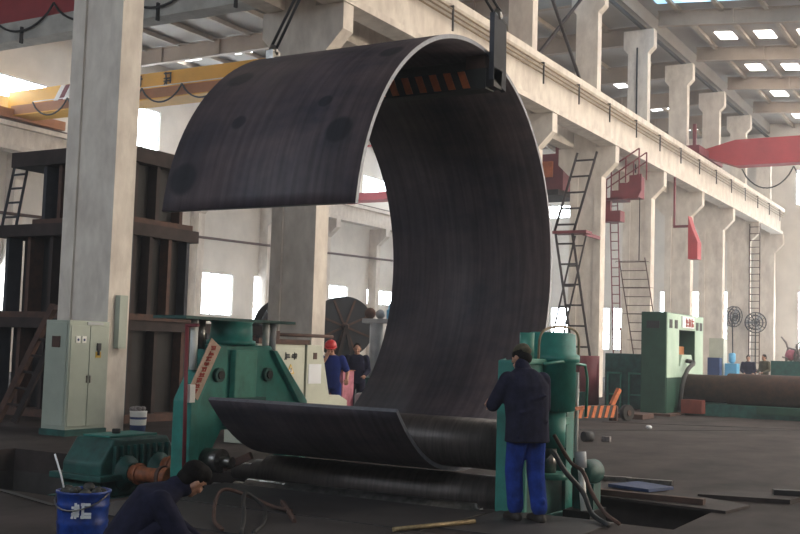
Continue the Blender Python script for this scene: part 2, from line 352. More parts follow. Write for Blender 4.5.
# column row
for k in range(0, 10):
    y = YC-.22+6*k; y1 = y+.4
    where = {0: 'nearest whitewashed I-shaped concrete column, right behind the electric cabinet', 1: 'concrete column with wide corbel standing behind the control console',
             2: 'concrete column hidden behind the rolled plate, its upper shaft showing right of the sling bar', 3: 'concrete column just right of the rolled plate, beside the tall ladder',
             4: 'concrete column between the tall ladder and the maroon stair', 5: 'concrete column behind the green press with a square head at the roof',
             6: 'concrete column rising above the sign of the green press', 7: 'concrete column left of the blue water cooler', 8: 'concrete column just behind the far wall fans', 9: 'last concrete column against the end wall'}[k]
    if k == 9: y, y1 = YF-1.0, YF-.6
    t = thing('concrete_column', where, 'column', (-13.9, y, 0)); DX = -.1
    lo = MB(); xl, xr = -14.5, XA
    lo.prism([(xl, 0), (xr, 0), (xr, 8.0), (-12.8, 8.5), (-12.8, 9.1), (-15.0, 9.1), (-15.0, 8.5), (xl, 8.0)], 1, y, y1, 'conc')
    for yy in ((y, -1), (y1, 1)):   # raised flanges of the I section
        a, b = (yy[0]-.045, yy[0]) if yy[1] < 0 else (yy[0], yy[0]+.045)
        lo.box(xl, xl+.3, a, b, 0, 8.0, 'conc').box(xr-.27, xr, a, b, 0, 8.0, 'conc').box(xl+.3, xr-.27, a, b, 0, .8, 'conc')
    lo.build('lower_shaft', t)
    up_ = MB(); up_.prism([(-14.4, 9.1), (-13.55, 9.1), (-13.55, 14.15), (-13.3, 14.4), (-13.3, 15.15), (-14.6, 15.15), (-14.6, 14.4), (-14.4, 14.15)], 1, y, y1, 'conc')
    up_.box(-14.03, -13.97, y-.04, y, 9.1, 14.4, 'dark') if k in (5, 2) else None
    up_.build('upper_shaft', t); t.location.x += DX
# crane girders on the row
g = thing('crane_girder', 'long cream concrete crane girder on the corbels of the column row', 'girder', (-13, 40, 9.1))
MB().box(-13.45, -12.85, YC-12, YF-1.2, 9.1, 9.26, 'conc').box(-13.24, -13.0, YC-12, YF-1.2, 9.26, 10.2, 'conc').prism([(-13.24, 10.2), (-13.0, 10.2), (-12.75, 10.42), (-12.75, 10.62), (-13.5, 10.62), (-13.5, 10.42)], 1, YC-12, YF-1.2, 'conc').build('beam', g)
MB().box(-13.16, -13.08, YC-12, YF-1.2, 10.62, 10.72, 'rust').build('crane_rail', g)
g2 = thing('crane_girder', 'concrete crane girder on the hidden left side of the column row', 'girder', (-14.7, 40, 9.1))
MB().box(-15.0, -14.5, YC-12, YF-1.2, 9.1, 9.26, 'conc').box(-14.85, -14.62, YC-12, YF-1.2, 9.26, 10.3, 'conc').box(-15.05, -14.45, YC-12, YF-1.2, 10.3, 10.62, 'conc').build('beam', g2)
MB().box(-14.8, -14.72, YC-12, YF-1.2, 10.62, 10.72, 'rust').build('crane_rail', g2)
bb = thing('bus_bars', 'brown conductor pipes on brackets along the cream crane girder', 'bus bars', (-12.8, 40, 10))
for dz, dxx in ((0, 0), (-.11, -.04), (-.22, -.08)): MB().cyl((-12.72+dxx, 14, 10.28+dz), (-12.72+dxx, YF-1.5, 10.28+dz), .025, 'pipe', n=8).build('pipe', bb)
for i in range(18): y = 15+3*i; MB().box(-13.0, -12.68, y, y+.05, 10.33, 10.37, 'dark').box(-12.72, -12.68, y, y+.05, 9.7, 10.37, 'dark').build('bracket', bb)
# cross bracing between upper columns
br = thing('cross_brace', 'dark steel X brace between two upper column shafts above the girder', 'brace', (-13.95, 34, 10.8))
MB().beam((-13.95, 31.9, 14.9), (-13.95, 37.1, 10.8), .09, .09, 'rustd').build('rod', br); MB().beam((-14.05, 31.9, 10.8), (-14.05, 37.1, 14.9), .09, .09, 'rustd').build('rod', br)
# ---------------------------------------------------------------- overhead cranes
yc = thing('overhead_crane', 'yellow overhead travelling crane spanning the left-hand bay', 'crane', (-26, 31.2, 10.8))
MB().box(-37.9, -14.9, 31.0, 31.8, 10.9, 12.0, 'yellow').build('box_girder', yc)
MB().box(-37.4, -15.3, 30.75, 31.0, 10.9, 11.3, 'ochre').build('walkway_beam', yc)
MB().box(-37.9, -14.9, 30.7, 31.85, 10.86, 10.9, 'yellow').build('bottom_flange', yc)
MB().box(-38.0, -37.2, 29.2, 33.6, 10.76, 11.15, 'ochre').build('end_carriage', yc); MB().box(-14.95, -14.6, 29.2, 33.6, 10.74, 11.15, 'ochre').build('end_carriage', yc)
hz = MB()
for i, k in enumerate(('white', 'redd', 'white')):
    x = -35.4+.28*i; hz.add([(x, 30.985, 10.95), (x+.26, 30.985, 10.95), (x+.96, 30.985, 11.99), (x+.70, 30.985, 11.99), (x, 31.0, 10.95), (x+.26, 31.0, 10.95), (x+.96, 31.0, 11.99), (x+.70, 31.0, 11.99)], [(0, 1, 2, 3), (7, 6, 5, 4), (0, 4, 5, 1), (1, 5, 6, 2), (2, 6, 7, 3), (3, 7, 4, 0)], k)
hz.build('hazard_stripe', yc)
gl = MB(); glyph(gl, (-30.55, 30.97, 11.45), (1, 0, 0), (0, 0, 1), .42, .5, 'ink', 3, nrm=(0, -1, 0)); gl.build('lettering', yc); gl = MB(); glyph(gl, (-29.0, 30.97, 11.45), (1, 0, 0), (0, 0, 1), .42, .5, 'ink', 8, nrm=(0, -1, 0)); gl.build('lettering', yc)
fc = MB(); fc.cyl((-36, 30.7, 11.35), (-15.3, 30.7, 11.35), .02, 'white', n=6)
fc.build('festoon_rail', yc)
for i in range(10):
    x0 = -36+2.05*i; pts = [(x0+2.05*t, 30.68, 11.33-.62*(1-(2*t-1)**2)**.8) for t in [j/12 for j in range(13)]]
    MB().tube(pts, .035, 'cable', n=6).build('festoon_cable', yc)
rc = thing('overhead_crane', 'red overhead crane with grey lower chord, cut off at the top left', 'crane', (-26, 24, 11.4))
MB().box(-37.2, -15.0, 24.0, 24.7, 12.0, 13.3, 'red').build('box_girder', rc)
MB().box(-37.2, -15.0, 23.9, 24.6, 11.35, 12.0, 'conc_g').build('lower_chord', rc)
MB().box(-37.9, -37.2, 22, 27, 10.76, 11.5, 'redd').build('end_carriage', rc); MB().box(-15.0, -14.55, 22, 27, 10.74, 11.5, 'redd').build('end_carriage', rc)
for i in range(7):
    x0 = -36.2+3.0*i; pts = [(x0+3.0*t, 23.8, 12.35-.75*(1-(2*t-1)**2)**.8) for t in [j/12 for j in range(13)]]
    MB().tube(pts, .04, 'cable', n=6).build('festoon_cable', rc); MB().beam((x0+1.5, 23.85, 11.2), (x0+1.5, 23.85, 11.75), .12, .06, 'dark').build('cable_clip', rc)
rf = thing('overhead_crane', 'red overhead crane spanning the right-hand bay, below the roof', 'crane', (0, 50, 10.3))
MB().prism([(-13.0, 10.85), (-11.6, 10.35), (8.8, 10.35), (10.2, 10.9), (10.2, 11.2), (8.8, 11.55), (-11.6, 11.55), (-13.0, 11.2)], 1, 50, 50.8, 'red').build('box_girder', rf)
MB().box(-13.4, -12.8, 48.3, 52.6, 10.74, 11.1, 'redd').build('end_carriage', rf); MB().box(10.2, 10.75, 48.3, 52.6, 10.8, 11.1, 'redd').build('end_carriage', rf)
MB().beam((-13.2, 49.0, 11.0), (-13.2, 49.0, 12.2), .14, .14, 'redd').build('collector_mast', rf)
MB().beam((-13.2, 51.3, 9.6), (-13.2, 51.3, 11.0), .1, .1, 'redd').build('collector_arm', rf)
for i in range(6):
    x0 = -11.5+2.3*i; pts = [(x0+2.3*t, 50.9, 10.33-.95*(1-(2*t-1)**2)**.8) for t in [j/12 for j in range(13)]]
    MB().tube(pts, .035, 'cable', n=6).build('festoon_cable', rf)
cg = thing('crane_cab', 'red crane cab hanging behind the ladder right of the rolled plate', 'crane cab', (-16.3, 38.5, 7.6))
MB().box(-17.2, -15.2, 38, 39.6, 7.7, 9.1, 'redd').build('cabin', cg); MB().box(-16.1, -15.6, 37.9, 38.0, 8.2, 8.8, 'hazo').build('lamp_cover', cg)
MB().box(-17.3, -15.3, 37.8, 39.8, 7.5, 7.7, 'rustd').build('cabin_floor', cg); MB().box(-17.2, -17.0, 38.2, 39.4, 9.1, 10.7, 'redd').build('hanger', cg); MB().box(-15.6, -15.2, 38.2, 39.4, 9.1, 10.7, 'redd').build('hanger', cg)
MB().box(-17.3, -14.55, 38.1, 39.5, 10.7, 11.0, 'redd').build('cross_beam', cg)
# red machine seen through the gap of the plate
rm = thing('overhead_crane', 'small red gantry with thin rails seen through the gap in the rolled plate', 'crane', (-30, 52, 7.8))
MB().box(-37.4, -24, 52, 53, 9.9, 10.35, 'red').build('platform', rm); MB().box(-34, -33.3, 51.9, 52, 9.7, 11.4, 'red').build('panel', rm)
MB().box(-36.6, -36.5, 52, 52.1, 10.35, 13.2, 'red').box(-33.5, -33.4, 52, 52.1, 10.35, 13, 'red').box(-37.3, -30, 52, 52.1, 13, 13.1, 'red').box(-30.1, -30, 52, 52.1, 10.35, 13, 'red').build('railing', rm)
MB().box(-37.9, -37.2, 50, 55, 10.76, 11.1, 'redd').box(-37.7, -37.3, 52, 53, 9.9, 10.76, 'redd').build('end_carriage', rm)
# ---------------------------------------------------------------- rolled plate
CY, CZ, R0, TH = 10.67, 2.66, 2.383, .045
def prof(r):
    P = []
    for i in range(0, 88):
        a = math.radians(-100+ (174+100)*i/87); P.append((CY+r*math.cos(a), CZ+r*math.sin(a)))
    off = R0-r; s2 = .7071
    for i in range(1, 13):   # flatter leading lip
        a = math.radians(-100); y0, z0 = CY+r*math.cos(a), CZ+r*math.sin(a)
        t = i/12; ex, ez = 9.16+off*.72, .96+off*.69; cx_, cz_ = 9.66+off*.6, .37+off*.8
        P.insert(0, ((1-t)**2*y0+2*t*(1-t)*cx_+t*t*ex, (1-t)**2*z0+2*t*(1-t)*cz_+t*t*ez))
    return P
X0, X1 = -7.713, -5.347
po, pi_ = prof(R0), prof(R0-TH); n = len(po)
mb = MB(); NS = 6
def ringv(x): return [(x, y, z) for y, z in po]+[(x, y, z) for y, z in pi_]
A, B = ringv(X0), ringv(X1)
vs = A+B; N2 = 2*n
mb.add(vs, [(i, i+1, N2+i+1, N2+i) for i in range(n-1)]+[(n+i, N2+n+i, N2+n+i+1, n+i+1) for i in range(n-1)], 'plate', True)
mb.add(vs, [(i, n+i, n+i+1, i+1) for i in range(n-1)]+[(N2+i, N2+i+1, N2+n+i+1, N2+n+i) for i in range(n-1)]+[(0, N2, N2+n, n), (n-1, 2*n-1, N2+2*n-1, N2+n-1)], 'edge', False)
pl = mb.build('rolled_steel_plate', loc=((X0+X1)/2, CY, CZ-R0))
tag(pl, 'huge dark steel plate bent into an open C by the rolling machine', 'steel plate')
for e in pl.data.edges: pass
# stains on the mill scale: extra layer in the plate material
nt = M['plate'].node_tree; b = nt.nodes['Principled BSDF']; base = b.inputs['Base Color'].links[0].from_socket
geo = nt.nodes.new('ShaderNodeNewGeometry'); cur = base
vals = []
for (sx, sy, sz, rad) in ((-5.62, 9.3, 4.62, .15), (-5.7, 8.52, 3.65, .17), (-7.5, 8.35, 3.25, .2), (-7.4, 9.1, 4.45, .17), (-6.0, 8.7, 4.0, .09), (-7.0, 8.6, 3.85, .1), (-7.35, 8.5, 4.3, .08)):
    d = nt.nodes.new('ShaderNodeVectorMath'); d.operation = 'DISTANCE'; nt.links.new(geo.outputs['Position'], d.inputs[0]); d.inputs[1].default_value = (sx, sy, sz)
    mr = nt.nodes.new('ShaderNodeMapRange'); mr.inputs['From Min'].default_value = rad*.75; mr.inputs['From Max'].default_value = rad; mr.inputs['To Min'].default_value = .9; mr.inputs['To Max'].default_value = 0
    nt.links.new(d.outputs['Value'], mr.inputs['Value'])
    mx = nt.nodes.new('ShaderNodeMixRGB'); nt.links.new(mr.outputs[0], mx.inputs[0]); nt.links.new(cur, mx.inputs[1]); mx.inputs[2].default_value = (.014, .016, .024, 1); cur = mx.outputs[0]
mp = nt.nodes.new('ShaderNodeMapping'); mp.inputs['Scale'].default_value = (14, .7, .7); nt.links.new(geo.outputs['Position'], mp.inputs[0])
nz = nt.nodes.new('ShaderNodeTexNoise'); nz.inputs['Scale'].default_value = 1.2; nz.inputs['Detail'].default_value = 6; nt.links.new(mp.outputs[0], nz.inputs['Vector'])
mr = nt.nodes.new('ShaderNodeMapRange'); mr.inputs['From Min'].default_value = .35; mr.inputs['From Max'].default_value = .65; mr.inputs['To Min'].default_value = .74; mr.inputs['To Max'].default_value = 1.25; nt.links.new(nz.outputs['Fac'], mr.inputs['Value'])
ml = nt.nodes.new('ShaderNodeVectorMath'); ml.operation = 'MULTIPLY'; nt.links.new(cur, ml.inputs[0]); nt.links.new(mr.outputs[0], ml.inputs[1])
nt.links.new(ml.outputs[0], b.inputs['Base Color'])
# ---------------------------------------------------------------- plate rolling machine
pm = thing('plate_rolling_machine', 'teal plate rolling machine gripping the bottom of the curved plate', 'rolling machine', (-6.4, 10.6, -.9))
LXa, LXb = -8.48, -8.28
ls = MB()
ls.prism([(9.45, -.9), (9.68, -.9), (9.7, 0), (10.1, .55), (11.15, .55), (11.5, 0), (11.52, -.9), (11.75, -.9), (11.75, .85), (11.0, 1.56), (9.85, 1.56), (9.45, .92)], 0, LXa, LXb, 'green')
lst = ls.build('side_frame', pm, bevel=.02)
MB().prism([(9.47, -.85), (9.62, -.85), (9.62, .9), (9.9, 1.5), (9.83, 1.5), (9.46, .93)], 0, LXb, LXb+.07, 'green').build('left_rib', pm, bevel=.01)
MB().prism([(11.6, -.85), (11.74, -.85), (11.74, .86), (11.05, 1.5), (10.96, 1.5), (11.6, .8)], 0, LXb, LXb+.07, 'green').build('right_rib', pm, bevel=.01)
MB().box(LXb, LXb+.09, 10.2, 10.62, .55, 1.5, 'greenl').build('slide_cover', pm, bevel=.015)
for y in (9.98, 10.92): MB().cyl((LXb, y, 1.2), (LXb+.05, y, 1.2), .085, 'greend').cyl((LXb+.05, y, 1.2), (LXb+.07, y, 1.2), .05, 'dark').build('port_cover', pm)
MB().box(LXb, LXb+.14, 10.1, 10.75, .86, .93, 'greend').box(LXb, LXb+.14, 10.1, 10.16, .6, .86, 'greend').box(LXb, LXb+.14, 10.69, 10.75, .6, .86, 'greend').build('bracket', pm)
MB().lathe((-8.42, 10.38, 1.56), [(.3, 0), (.3, .05), (.26, .06), (.25, .26), (.27, .28)], 'green').build('cylinder_cap', pm)
MB().box(-8.7, -8.2, 9.3, 11.4, 1.84, 1.875, 'greend').build('top_slab', pm)
for i, (y, h) in enumerate(((9.62, .27), (9.75, .2), (10.98, .26), (11.12, .2))):
    MB().cyl((-8.35, y, 1.5 if i % 2 else 1.56-.3*(i < 1)), (-8.35, y, 1.84), .045, ('white', 'steel', 'white', 'tank')[i]).build('fitting', pm)
sg = MB()   # name strip on the slanted edge
p0, p1 = Vector((LXb+.075, 9.47, .97)), Vector((LXb+.075, 9.84, 1.58))
sg.beam(p0, p1, .2, .012, 'sign', upv=(1, 0, 0))
dv = (p1-p0).normalized(); uv = Vector((0, 1, 0))
for i in range(9): glyph(sg, p0+dv*(.035+.072*i)+Vector((.01, -.05, 0)), (0, 1, 0), (0, .35, 1), .09, .05, 'rink', 40+i, th=.16, nrm=(1, 0, 0))
sg.build('sign_strip', pm)
# right frame
RXa, RXb = -4.62, -4.35
rf2 = MB()
rf2.box(RXa, RXb, 9.9, 10.08, -.9, 1.5, 'green').box(RXa, RXb, 11.12, 11.36, -.9, 1.5, 'green').box(RXa, RXb, 10.08, 11.12, 1.05, 1.5, 'green').box(RXa, RXb, 10.08, 11.12, -.9, -.1, 'green').box(RXa, RXa+.08, 10.08, 11.12, -.1, 1.05, 'greend')
rf2.build('tilting_frame', pm, bevel=.02)
MB().box(RXb, RXb+.05, 9.92, 9.97, .0, 1.5, 'greenl').box(RXb, RXb+.05, 9.92, 11.34, 1.46, 1.52, 'greenl').box(RXb, RXb+.05, 10.2, 11.1, .82, .9, 'greenl').build('frame_trim', pm, bevel=.008)
MB().lathe((-4.38, 10.7, .98), [(.27, 0), (.27, .50), (.31, .52), (.31, .58), (.27, .6), (.26, .80), (.2, .82)], 'green').build('screw_housing', pm)
MB().cyl((-4.40, 10.12, 1.5), (-4.40, 10.12, 1.78), .075, 'greenl', n=12).build('valve_body', pm)
MB().tube(crv([(-4.34, 10.28, 1.5), (-4.32, 10.30, 1.78), (-4.25, 10.6, 1.86), (-4.2, 11.0, 1.8), (-4.2, 11.05, 1.5)]), .014, 'pipe').build('top_pipe', pm)
MB().cyl((-4.36, 10.66, .6), (-4.36, 10.66, .98), .17, 'green').lathe((-4.36, 10.66, .3), [(.08, 0), (.08, .3)], 'steel').build('lift_cylinder', pm)
MB().cyl((-4.34, 10.66, .28), (-4.34, 10.66, .34), .2, 'greenl', n=20).build('bearing_cap', pm)
MB().box(RXa+.08, RXb-.03, 10.1, 11.1, -.1, .28, 'greend').build('bearing_block', pm)
MB().tube([(-4.2, 10.1, 1.47), (-4.16, 10.5, 1.5), (-4.16, 11.15, 1.46), (-4.18, 11.28, 1.3), (-4.18, 11.25, .9)], .016, 'greenl').build('grease_pipe', pm)
# rolls
def rollg(x0, x1, y, z, r, k='roll'):
    return MB().lathe((x0, y, z), [(r*.45, 0), (r*.45, .3), (r*.7, .32), (r*.7, .5), (r, .52), (r, x1-x0-.4), (r*.7, x1-x0-.38), (r*.7, x1-x0)], k, n=40, axis=(1, 0, 0))
rollg(-8.45, -4.5, 10.62, .585, .27).build('top_roll', pm)
rollg(-8.45, -4.5, 10.62, .02, .235).build('bottom_roll', pm)
rollg(-8.3, -4.5, 10.03, -.13, .165, 'steel').build('side_roll', pm); rollg(-8.3, -4.5, 11.3, -.1, .2).build('side_roll', pm)
for x in (-6.75, -5.75): MB().box(x-.12, x+.12, 9.8, 10.0, -.5, -.05, 'dark').build('roll_support', pm)
MB().box(-8.2, -4.8, 9.8, 11.6, -.9, -.5, 'dark').build('bed', pm)
sp = MB(); sp.cyl((-8.28, 9.85, .22), (-8.05, 9.85, .22), .14, 'steel', n=20).cyl((-8.05, 9.85, .22), (-7.9, 9.85, .22), .06, 'steel'); sp.build('shaft_end', pm)
MB().beam((-8.1, 9.9, .12), (-7.75, 10.0, .3), .08, .08, 'rust').build('lever', pm)
# drive gearbox
gb = thing('gearbox', 'dark teal ribbed gearbox sitting in the floor pit left of the rolling machine', 'gearbox', (-9.55, 9.4, -.9))
MB().prism([(9.0, -.25), (10.3, -.25), (10.3, .16), (10.1, .42), (9.2, .42), (9.0, .14)], 0, -9.85, -9.22, 'greend').build('housing', gb, bevel=.03)
MB().box(-9.95, -9.12, 8.9, 10.4, -.05, .02, 'greend').build('split_flange', gb, bevel=.01)
MB().box(-9.95, -9.12, 8.9, 10.4, -.35, -.25, 'greend').box(-9.85, -9.22, 9.0, 10.25, -.9, -.35, 'greend').build('foot', gb)
MB().box(-9.8, -9.35, 9.25, 10.05, .42, .445, 'green').cyl((-9.6, 9.6, .445), (-9.6, 9.6, .5), .05, 'dark').build('inspection_cover', gb, bevel=.008)
for i in range(9): y = 9.18+i*.11; MB().box(-9.22, -9.17, y, y+.03, .03, .34, 'greend').build('rib', gb)
for y, r in ((9.36, .12), (9.9, .1)):
    MB().lathe((-9.2, y, .03), [(.2, 0), (.2, .05), (r, .06), (r, .14)], 'greend', axis=(1, 0, 0)).build('bearing_boss', gb)
for y, z in ((9.36, .03), (9.9, .08)):
    cs = thing('coupling_shaft', ('orange rust-coloured coupling shaft nearest the camera, leading from the gearbox' if y < 9.5 else 'darker orange coupling shaft behind the front one at the gearbox'), 'shaft', (-8.9, y, z))
    y += .12
    MB().lathe((-9.08, y, z), [(.08, 0), (.10, .02), (.105, .15), (.085, .17), (.085, .44), (.11, .46), (.11, .58)], 'orange', axis=(1, 0, 0)).build('shaft', cs)
    for dx_ in (.09, .45): MB().lathe((-9.08+dx_, y, z), [(.125, 0), (.125, .05)], 'orange' if dx_ < .3 else 'rust', axis=(1, 0, 0), n=14).build('yoke', cs)
gb.location.y += .12
# front of machine: steel apron plates and covers on the floor
tag(MB().box(-7.85, -4.6, 8.35, 9.68, .002, .014, 'apron').build('floor_plate', loc=(-6, 9, 0)), 'large dark oily steel plate on the floor in front of the rolls', 'floor plate')
tag(MB().box(-7.7, -4.1, 7.2, 8.3, .002, .014, 'apron').build('floor_plate', loc=(-6, 7.5, 0)), 'dark oily steel floor plate at the bottom edge, nearer than the large one', 'floor plate')
tag(MB().box(-4.55, -3.4, 8.6, 9.95, .002, .014, 'apron').build('floor_plate', loc=(-4, 9, 0)), 'dark steel floor plate under the standing worker', 'floor plate')
# deck over the pit right of the machine
dk = thing('pit_cover', 'dark steel pit cover with clutter beside the right frame of the machine', 'pit cover', (-3.9, 12.1, 0))
MB().prism([(-4.6, 11.6), (-2.7, 11.35), (-2.6, 12.0), (-4.4, 12.9), (-4.75, 12.6)], 2, .002, .03, 'rustd').build('cover_plate', dk)
MB().box(-4.3, -3.0, 11.62, 11.72, .03, .09, 'rust').build('edge_angle', dk)
tag(MB().prism([(-4.28, 12.3), (-3.75, 12.15), (-3.6, 12.62), (-4.1, 12.85)], 2, .04, .075, 'bluem').build('steel_offcut', loc=(-4, 12.4, .03)), 'blue-grey steel offcut lying on the pit cover', 'offcut')
for i, (x, y, a) in enumerate(((-4.6, 13.25, .3), (-4.1, 13.3, .1))):
    c_, s_ = math.cos(a)*.28, math.sin(a)*.28
    tag(MB().beam((x-c_, y-s_, .03), (x+c_, y+s_, .03), .07, .05, 'steel').build('steel_bar', loc=(x, y, 0)), ('left', 'right')[i]+' of two short pale steel bars behind the pit cover', 'steel bar')
tag(MB().box(-4.95, -4.72, 12.35, 12.75, .0, .13, 'rust').build('scrap_block', loc=(-4.85, 12.5, 0)), 'rusty block at the left corner of the pit cover', 'scrap')
tag(MB().prism([(-3.25, 12.35), (-2.3, 12.6), (-2.2, 13.25), (-2.95, 13.05)], 2, .002, .05, 'rustd').build('rusty_sheet', loc=(-2.7, 12.7, 0)), 'flat rusty sheet on the floor at the right edge', 'steel sheet')
tag(MB().beam((-2.55, 12.95, .08), (-2.15, 13.1, .08), .12, .06, 'dark').build('steel_bar', loc=(-2.3, 13, .05)), 'short black bar lying on the rusty sheet', 'steel bar')
# seams in the floor
for i, (a, b_) in enumerate((((-8.03, 21.3), (-4.45, 25.6)), ((-8.6, 24.2), (-2.5, 27.0)), ((-9.2, 7.68), (-7.95, 7.3)))):
    tag(MB().beam((*a, .006), (*b_, .006), .07, .008, 'dark').build('cable', loc=(a[0], a[1], 0)), ('thin dark cable across the open floor', 'thin dark cable on the floor just before the far roll machine', 'thin cable by the pit at lower left')[i], 'cable')
# hydraulic hoses and rods around the right frame
tag(MB().tube(crv([(-4.2, 10.2, .55), (-4.05, 10.0, .62), (-3.9, 9.95, .45), (-3.75, 10.05, .25), (-3.6, 9.9, .08), (-3.35, 9.65, .03)]), .025, 'cable').build('hydraulic_hose', loc=(-4, 10, 0)), 'black hydraulic hose drooping from the right frame towards the floor', 'hose')
tag(MB().tube(crv([(-4.2, 10.4, .75), (-4.0, 10.35, .5), (-3.85, 10.3, .42), (-3.7, 10.15, .25), (-3.5, 9.95, .1), (-3.3, 9.8, .03)]), .02, 'rust').build('hydraulic_hose', loc=(-4, 10.4, 0)), 'rust-brown hose beside the black hydraulic hose', 'hose')
tag(MB().cyl((-3.92, 10.55, -.0), (-3.98, 10.6, .42), .035, 'white').cyl((-3.98, 10.6, .42), (-4.0, 10.62, .58), .06, 'tank').build('hydraulic_ram', loc=(-3.95, 10.6, 0)), 'pale hydraulic ram standing against the right frame', 'ram')
mo = thing('pump_motor', 'small teal pump motor on the right foot of the machine', 'motor', (-4.0, 11.1, .02))
MB().lathe((-4.12, 10.95, .33), [(.1, 0), (.13, .02), (.13, .28), (.08, .31)], 'greend', axis=(0.2, 1, 0)).build('body', mo); MB().box(-4.2, -3.98, 10.98, 11.2, -.05, .22, 'greend').build('foot', mo)
MB().box(-4.25, -3.95, 10.8, 11.3, -.9, -.05, 'dark').build('pedestal', mo)
tag(MB().cyl((-4.26, 11.18, .45), (-4.26, 11.18, 1.38), .022, 'white').box(-4.32, -4.2, 10.5, 11.26, .98, 1.01, 'hazo').cyl((-4.26, 11.18, .0), (-4.26, 11.18, .46), .03, 'cable').build('oil_pipe', loc=(-4.1, 11.2, 0)), 'white vertical oil pipe with an orange clamp on the right frame', 'pipe')
# front left things
tag(MB().cyl((-8.15, 9.32, 0), (-8.2, 9.32, 1.78), .022, 'redd').cyl((-8.2, 9.32, 1.76), (-8.05, 9.34, 1.77), .02, 'redd').build('red_post', loc=(-8.18, 9.3, 0)), 'thin red pipe post left of the teal side frame', 'post')
tag(MB().box(-8.24, -8.15, 9.36, 9.45, .9, 1.1, 'white').build('junction_box', loc=(-8.2, 9.4, 1)), 'small white box fixed to the thin red post', 'box')
# lifting gear
lb = thing('lifting_beam', 'dark spreader beam with orange hazard stripes under the top of the plate', 'lifting beam', (-6.6, 11.1, 4.6))
hb = MB(); hb.box(-8.1, -5.36, 10.98, 11.2, 4.58, 4.82, 'hazb'); hb.build('beam', lb)
st = MB()
for i in range(14):
    x = -8.0+i*.19
    if x+.18 > -5.4: break
    st.add([(x+.08, 10.965, 4.6), (x+.17, 10.965, 4.6), (x+.09, 10.965, 4.8), (x, 10.965, 4.8), (x+.08, 10.98, 4.6), (x+.17, 10.98, 4.6), (x+.09, 10.98, 4.8), (x, 10.98, 4.8)], [(0, 1, 2, 3), (7, 6, 5, 4), (0, 4, 5, 1), (1, 5, 6, 2), (2, 6, 7, 3), (3, 7, 4, 0)], 'hazo')
st.build('hazard_stripe', lb)
MB().cyl((-8.0, 11.08, 4.88), (-5.5, 11.08, 4.88), .07, 'dark').build('pipe', lb)
MB().box(-5.62, -5.38, 10.98, 11.2, 4.82, 4.98, 'rust').build('end_block', lb)
MB().prism([(10.97, 5.46), (11.3, 5.4), (11.32, 4.6), (10.98, 4.68)], 0, -5.32, -5.26, 'rustb').build('hanger_plate', lb)
MB().box(-5.36, -5.26, 10.99, 11.2, 4.6, 4.82, 'dark').build('hanger_lug', lb)
MB().box(-8.16, -8.1, 10.95, 11.2, 4.55, 4.95, 'rustb').build('hanger_plate', lb)
APEX = Vector((-6.75, 10.75, 7.9))
def sling(pts, name, lab):
    t = thing(name, lab, 'sling', pts[0])
    for d in (-.045, .045):
        MB().tube([Vector(pts[0])+Vector((d, 0, 0)), Vector(pts[1])+Vector((d*.4, 0, 0))], .017, 'cable').build('rope', t)
    MB().lathe(Vector(pts[0])+Vector((0, 0, -.04)), [(.05, -.05), (.07, 0), (.03, .08)], 'steel', n=10).build('thimble', t)
sling(((-7.55, 9.85, 5.0), APEX), 'wire_sling', 'double black wire sling rising from the upper left edge of the plate')
sh = thing('plate_clamp', 'small steel clamp gripping the top of the plate under the left sling', 'clamp', (-7.55, 9.85, 4.9)); MB().box(-7.6, -7.5, 9.78, 9.92, 4.87, 4.97, 'steel').build('jaw', sh)
sling(((-5.3, 11.12, 5.5), APEX), 'wire_sling', 'black wire sling rising from the hanger plate at the upper right')
ck = thing('crane_hook', 'crane hook block gathering both slings above the plate', 'crane hook', APEX)
MB().ball(APEX, .12, 'dark').build('hook', ck); MB().box(APEX.x-.2, APEX.x+.2, APEX.y-.1, APEX.y+.1, 7.8, 8.3, 'hazo').build('block', ck)
MB().cyl((APEX.x-.1, APEX.y, 8.3), (APEX.x-.1, APEX.y, 15.3), .015, 'cable', n=6).build('rope', ck)
#@@REST
# ---------------------------------------------------------------- people
def mesh_from(mb, name, parent, voxel, smooth=4, mats=None):
    tmp = mb.build('tmp'); r = tmp.modifiers.new('r', 'REMESH'); r.mode = 'VOXEL'; r.voxel_size = voxel; r.use_smooth_shade = True
    s_ = tmp.modifiers.new('s', 'SMOOTH'); s_.factor = .5; s_.iterations = smooth
    dg = bpy.context.evaluated_depsgraph_get(); me = bpy.data.meshes.new_from_object(tmp.evaluated_get(dg))
    bpy.data.objects.remove(tmp); me.name = name; me.materials.clear(); me.materials.append(M[mats])
    base = Vector((0, 0, 0)); q = parent
    while q is not None: base += Vector(q.location); q = q.parent
    me.transform(Matrix.Translation(-base))
    for p in me.polygons: p.use_smooth = True
    o = bpy.data.objects.new(name, me); COL.objects.link(o); o.parent = parent; return o
def limb(mb, pts, rs, k='skin'):
    pts = [Vector(p) for p in pts]
    P, Rr = [], []
    for i in range(len(pts)-1):
        for j in range(4): t = j/4; P.append(pts[i].lerp(pts[i+1], t)); Rr.append(rs[i]*(1-t)+rs[i+1]*t)
    P.append(pts[-1]); Rr.append(rs[-1])
    mb.tube(P, Rr, k, n=12)
    for p, r in zip(pts, rs): mb.ball(p, r*1.0, k, n=12)
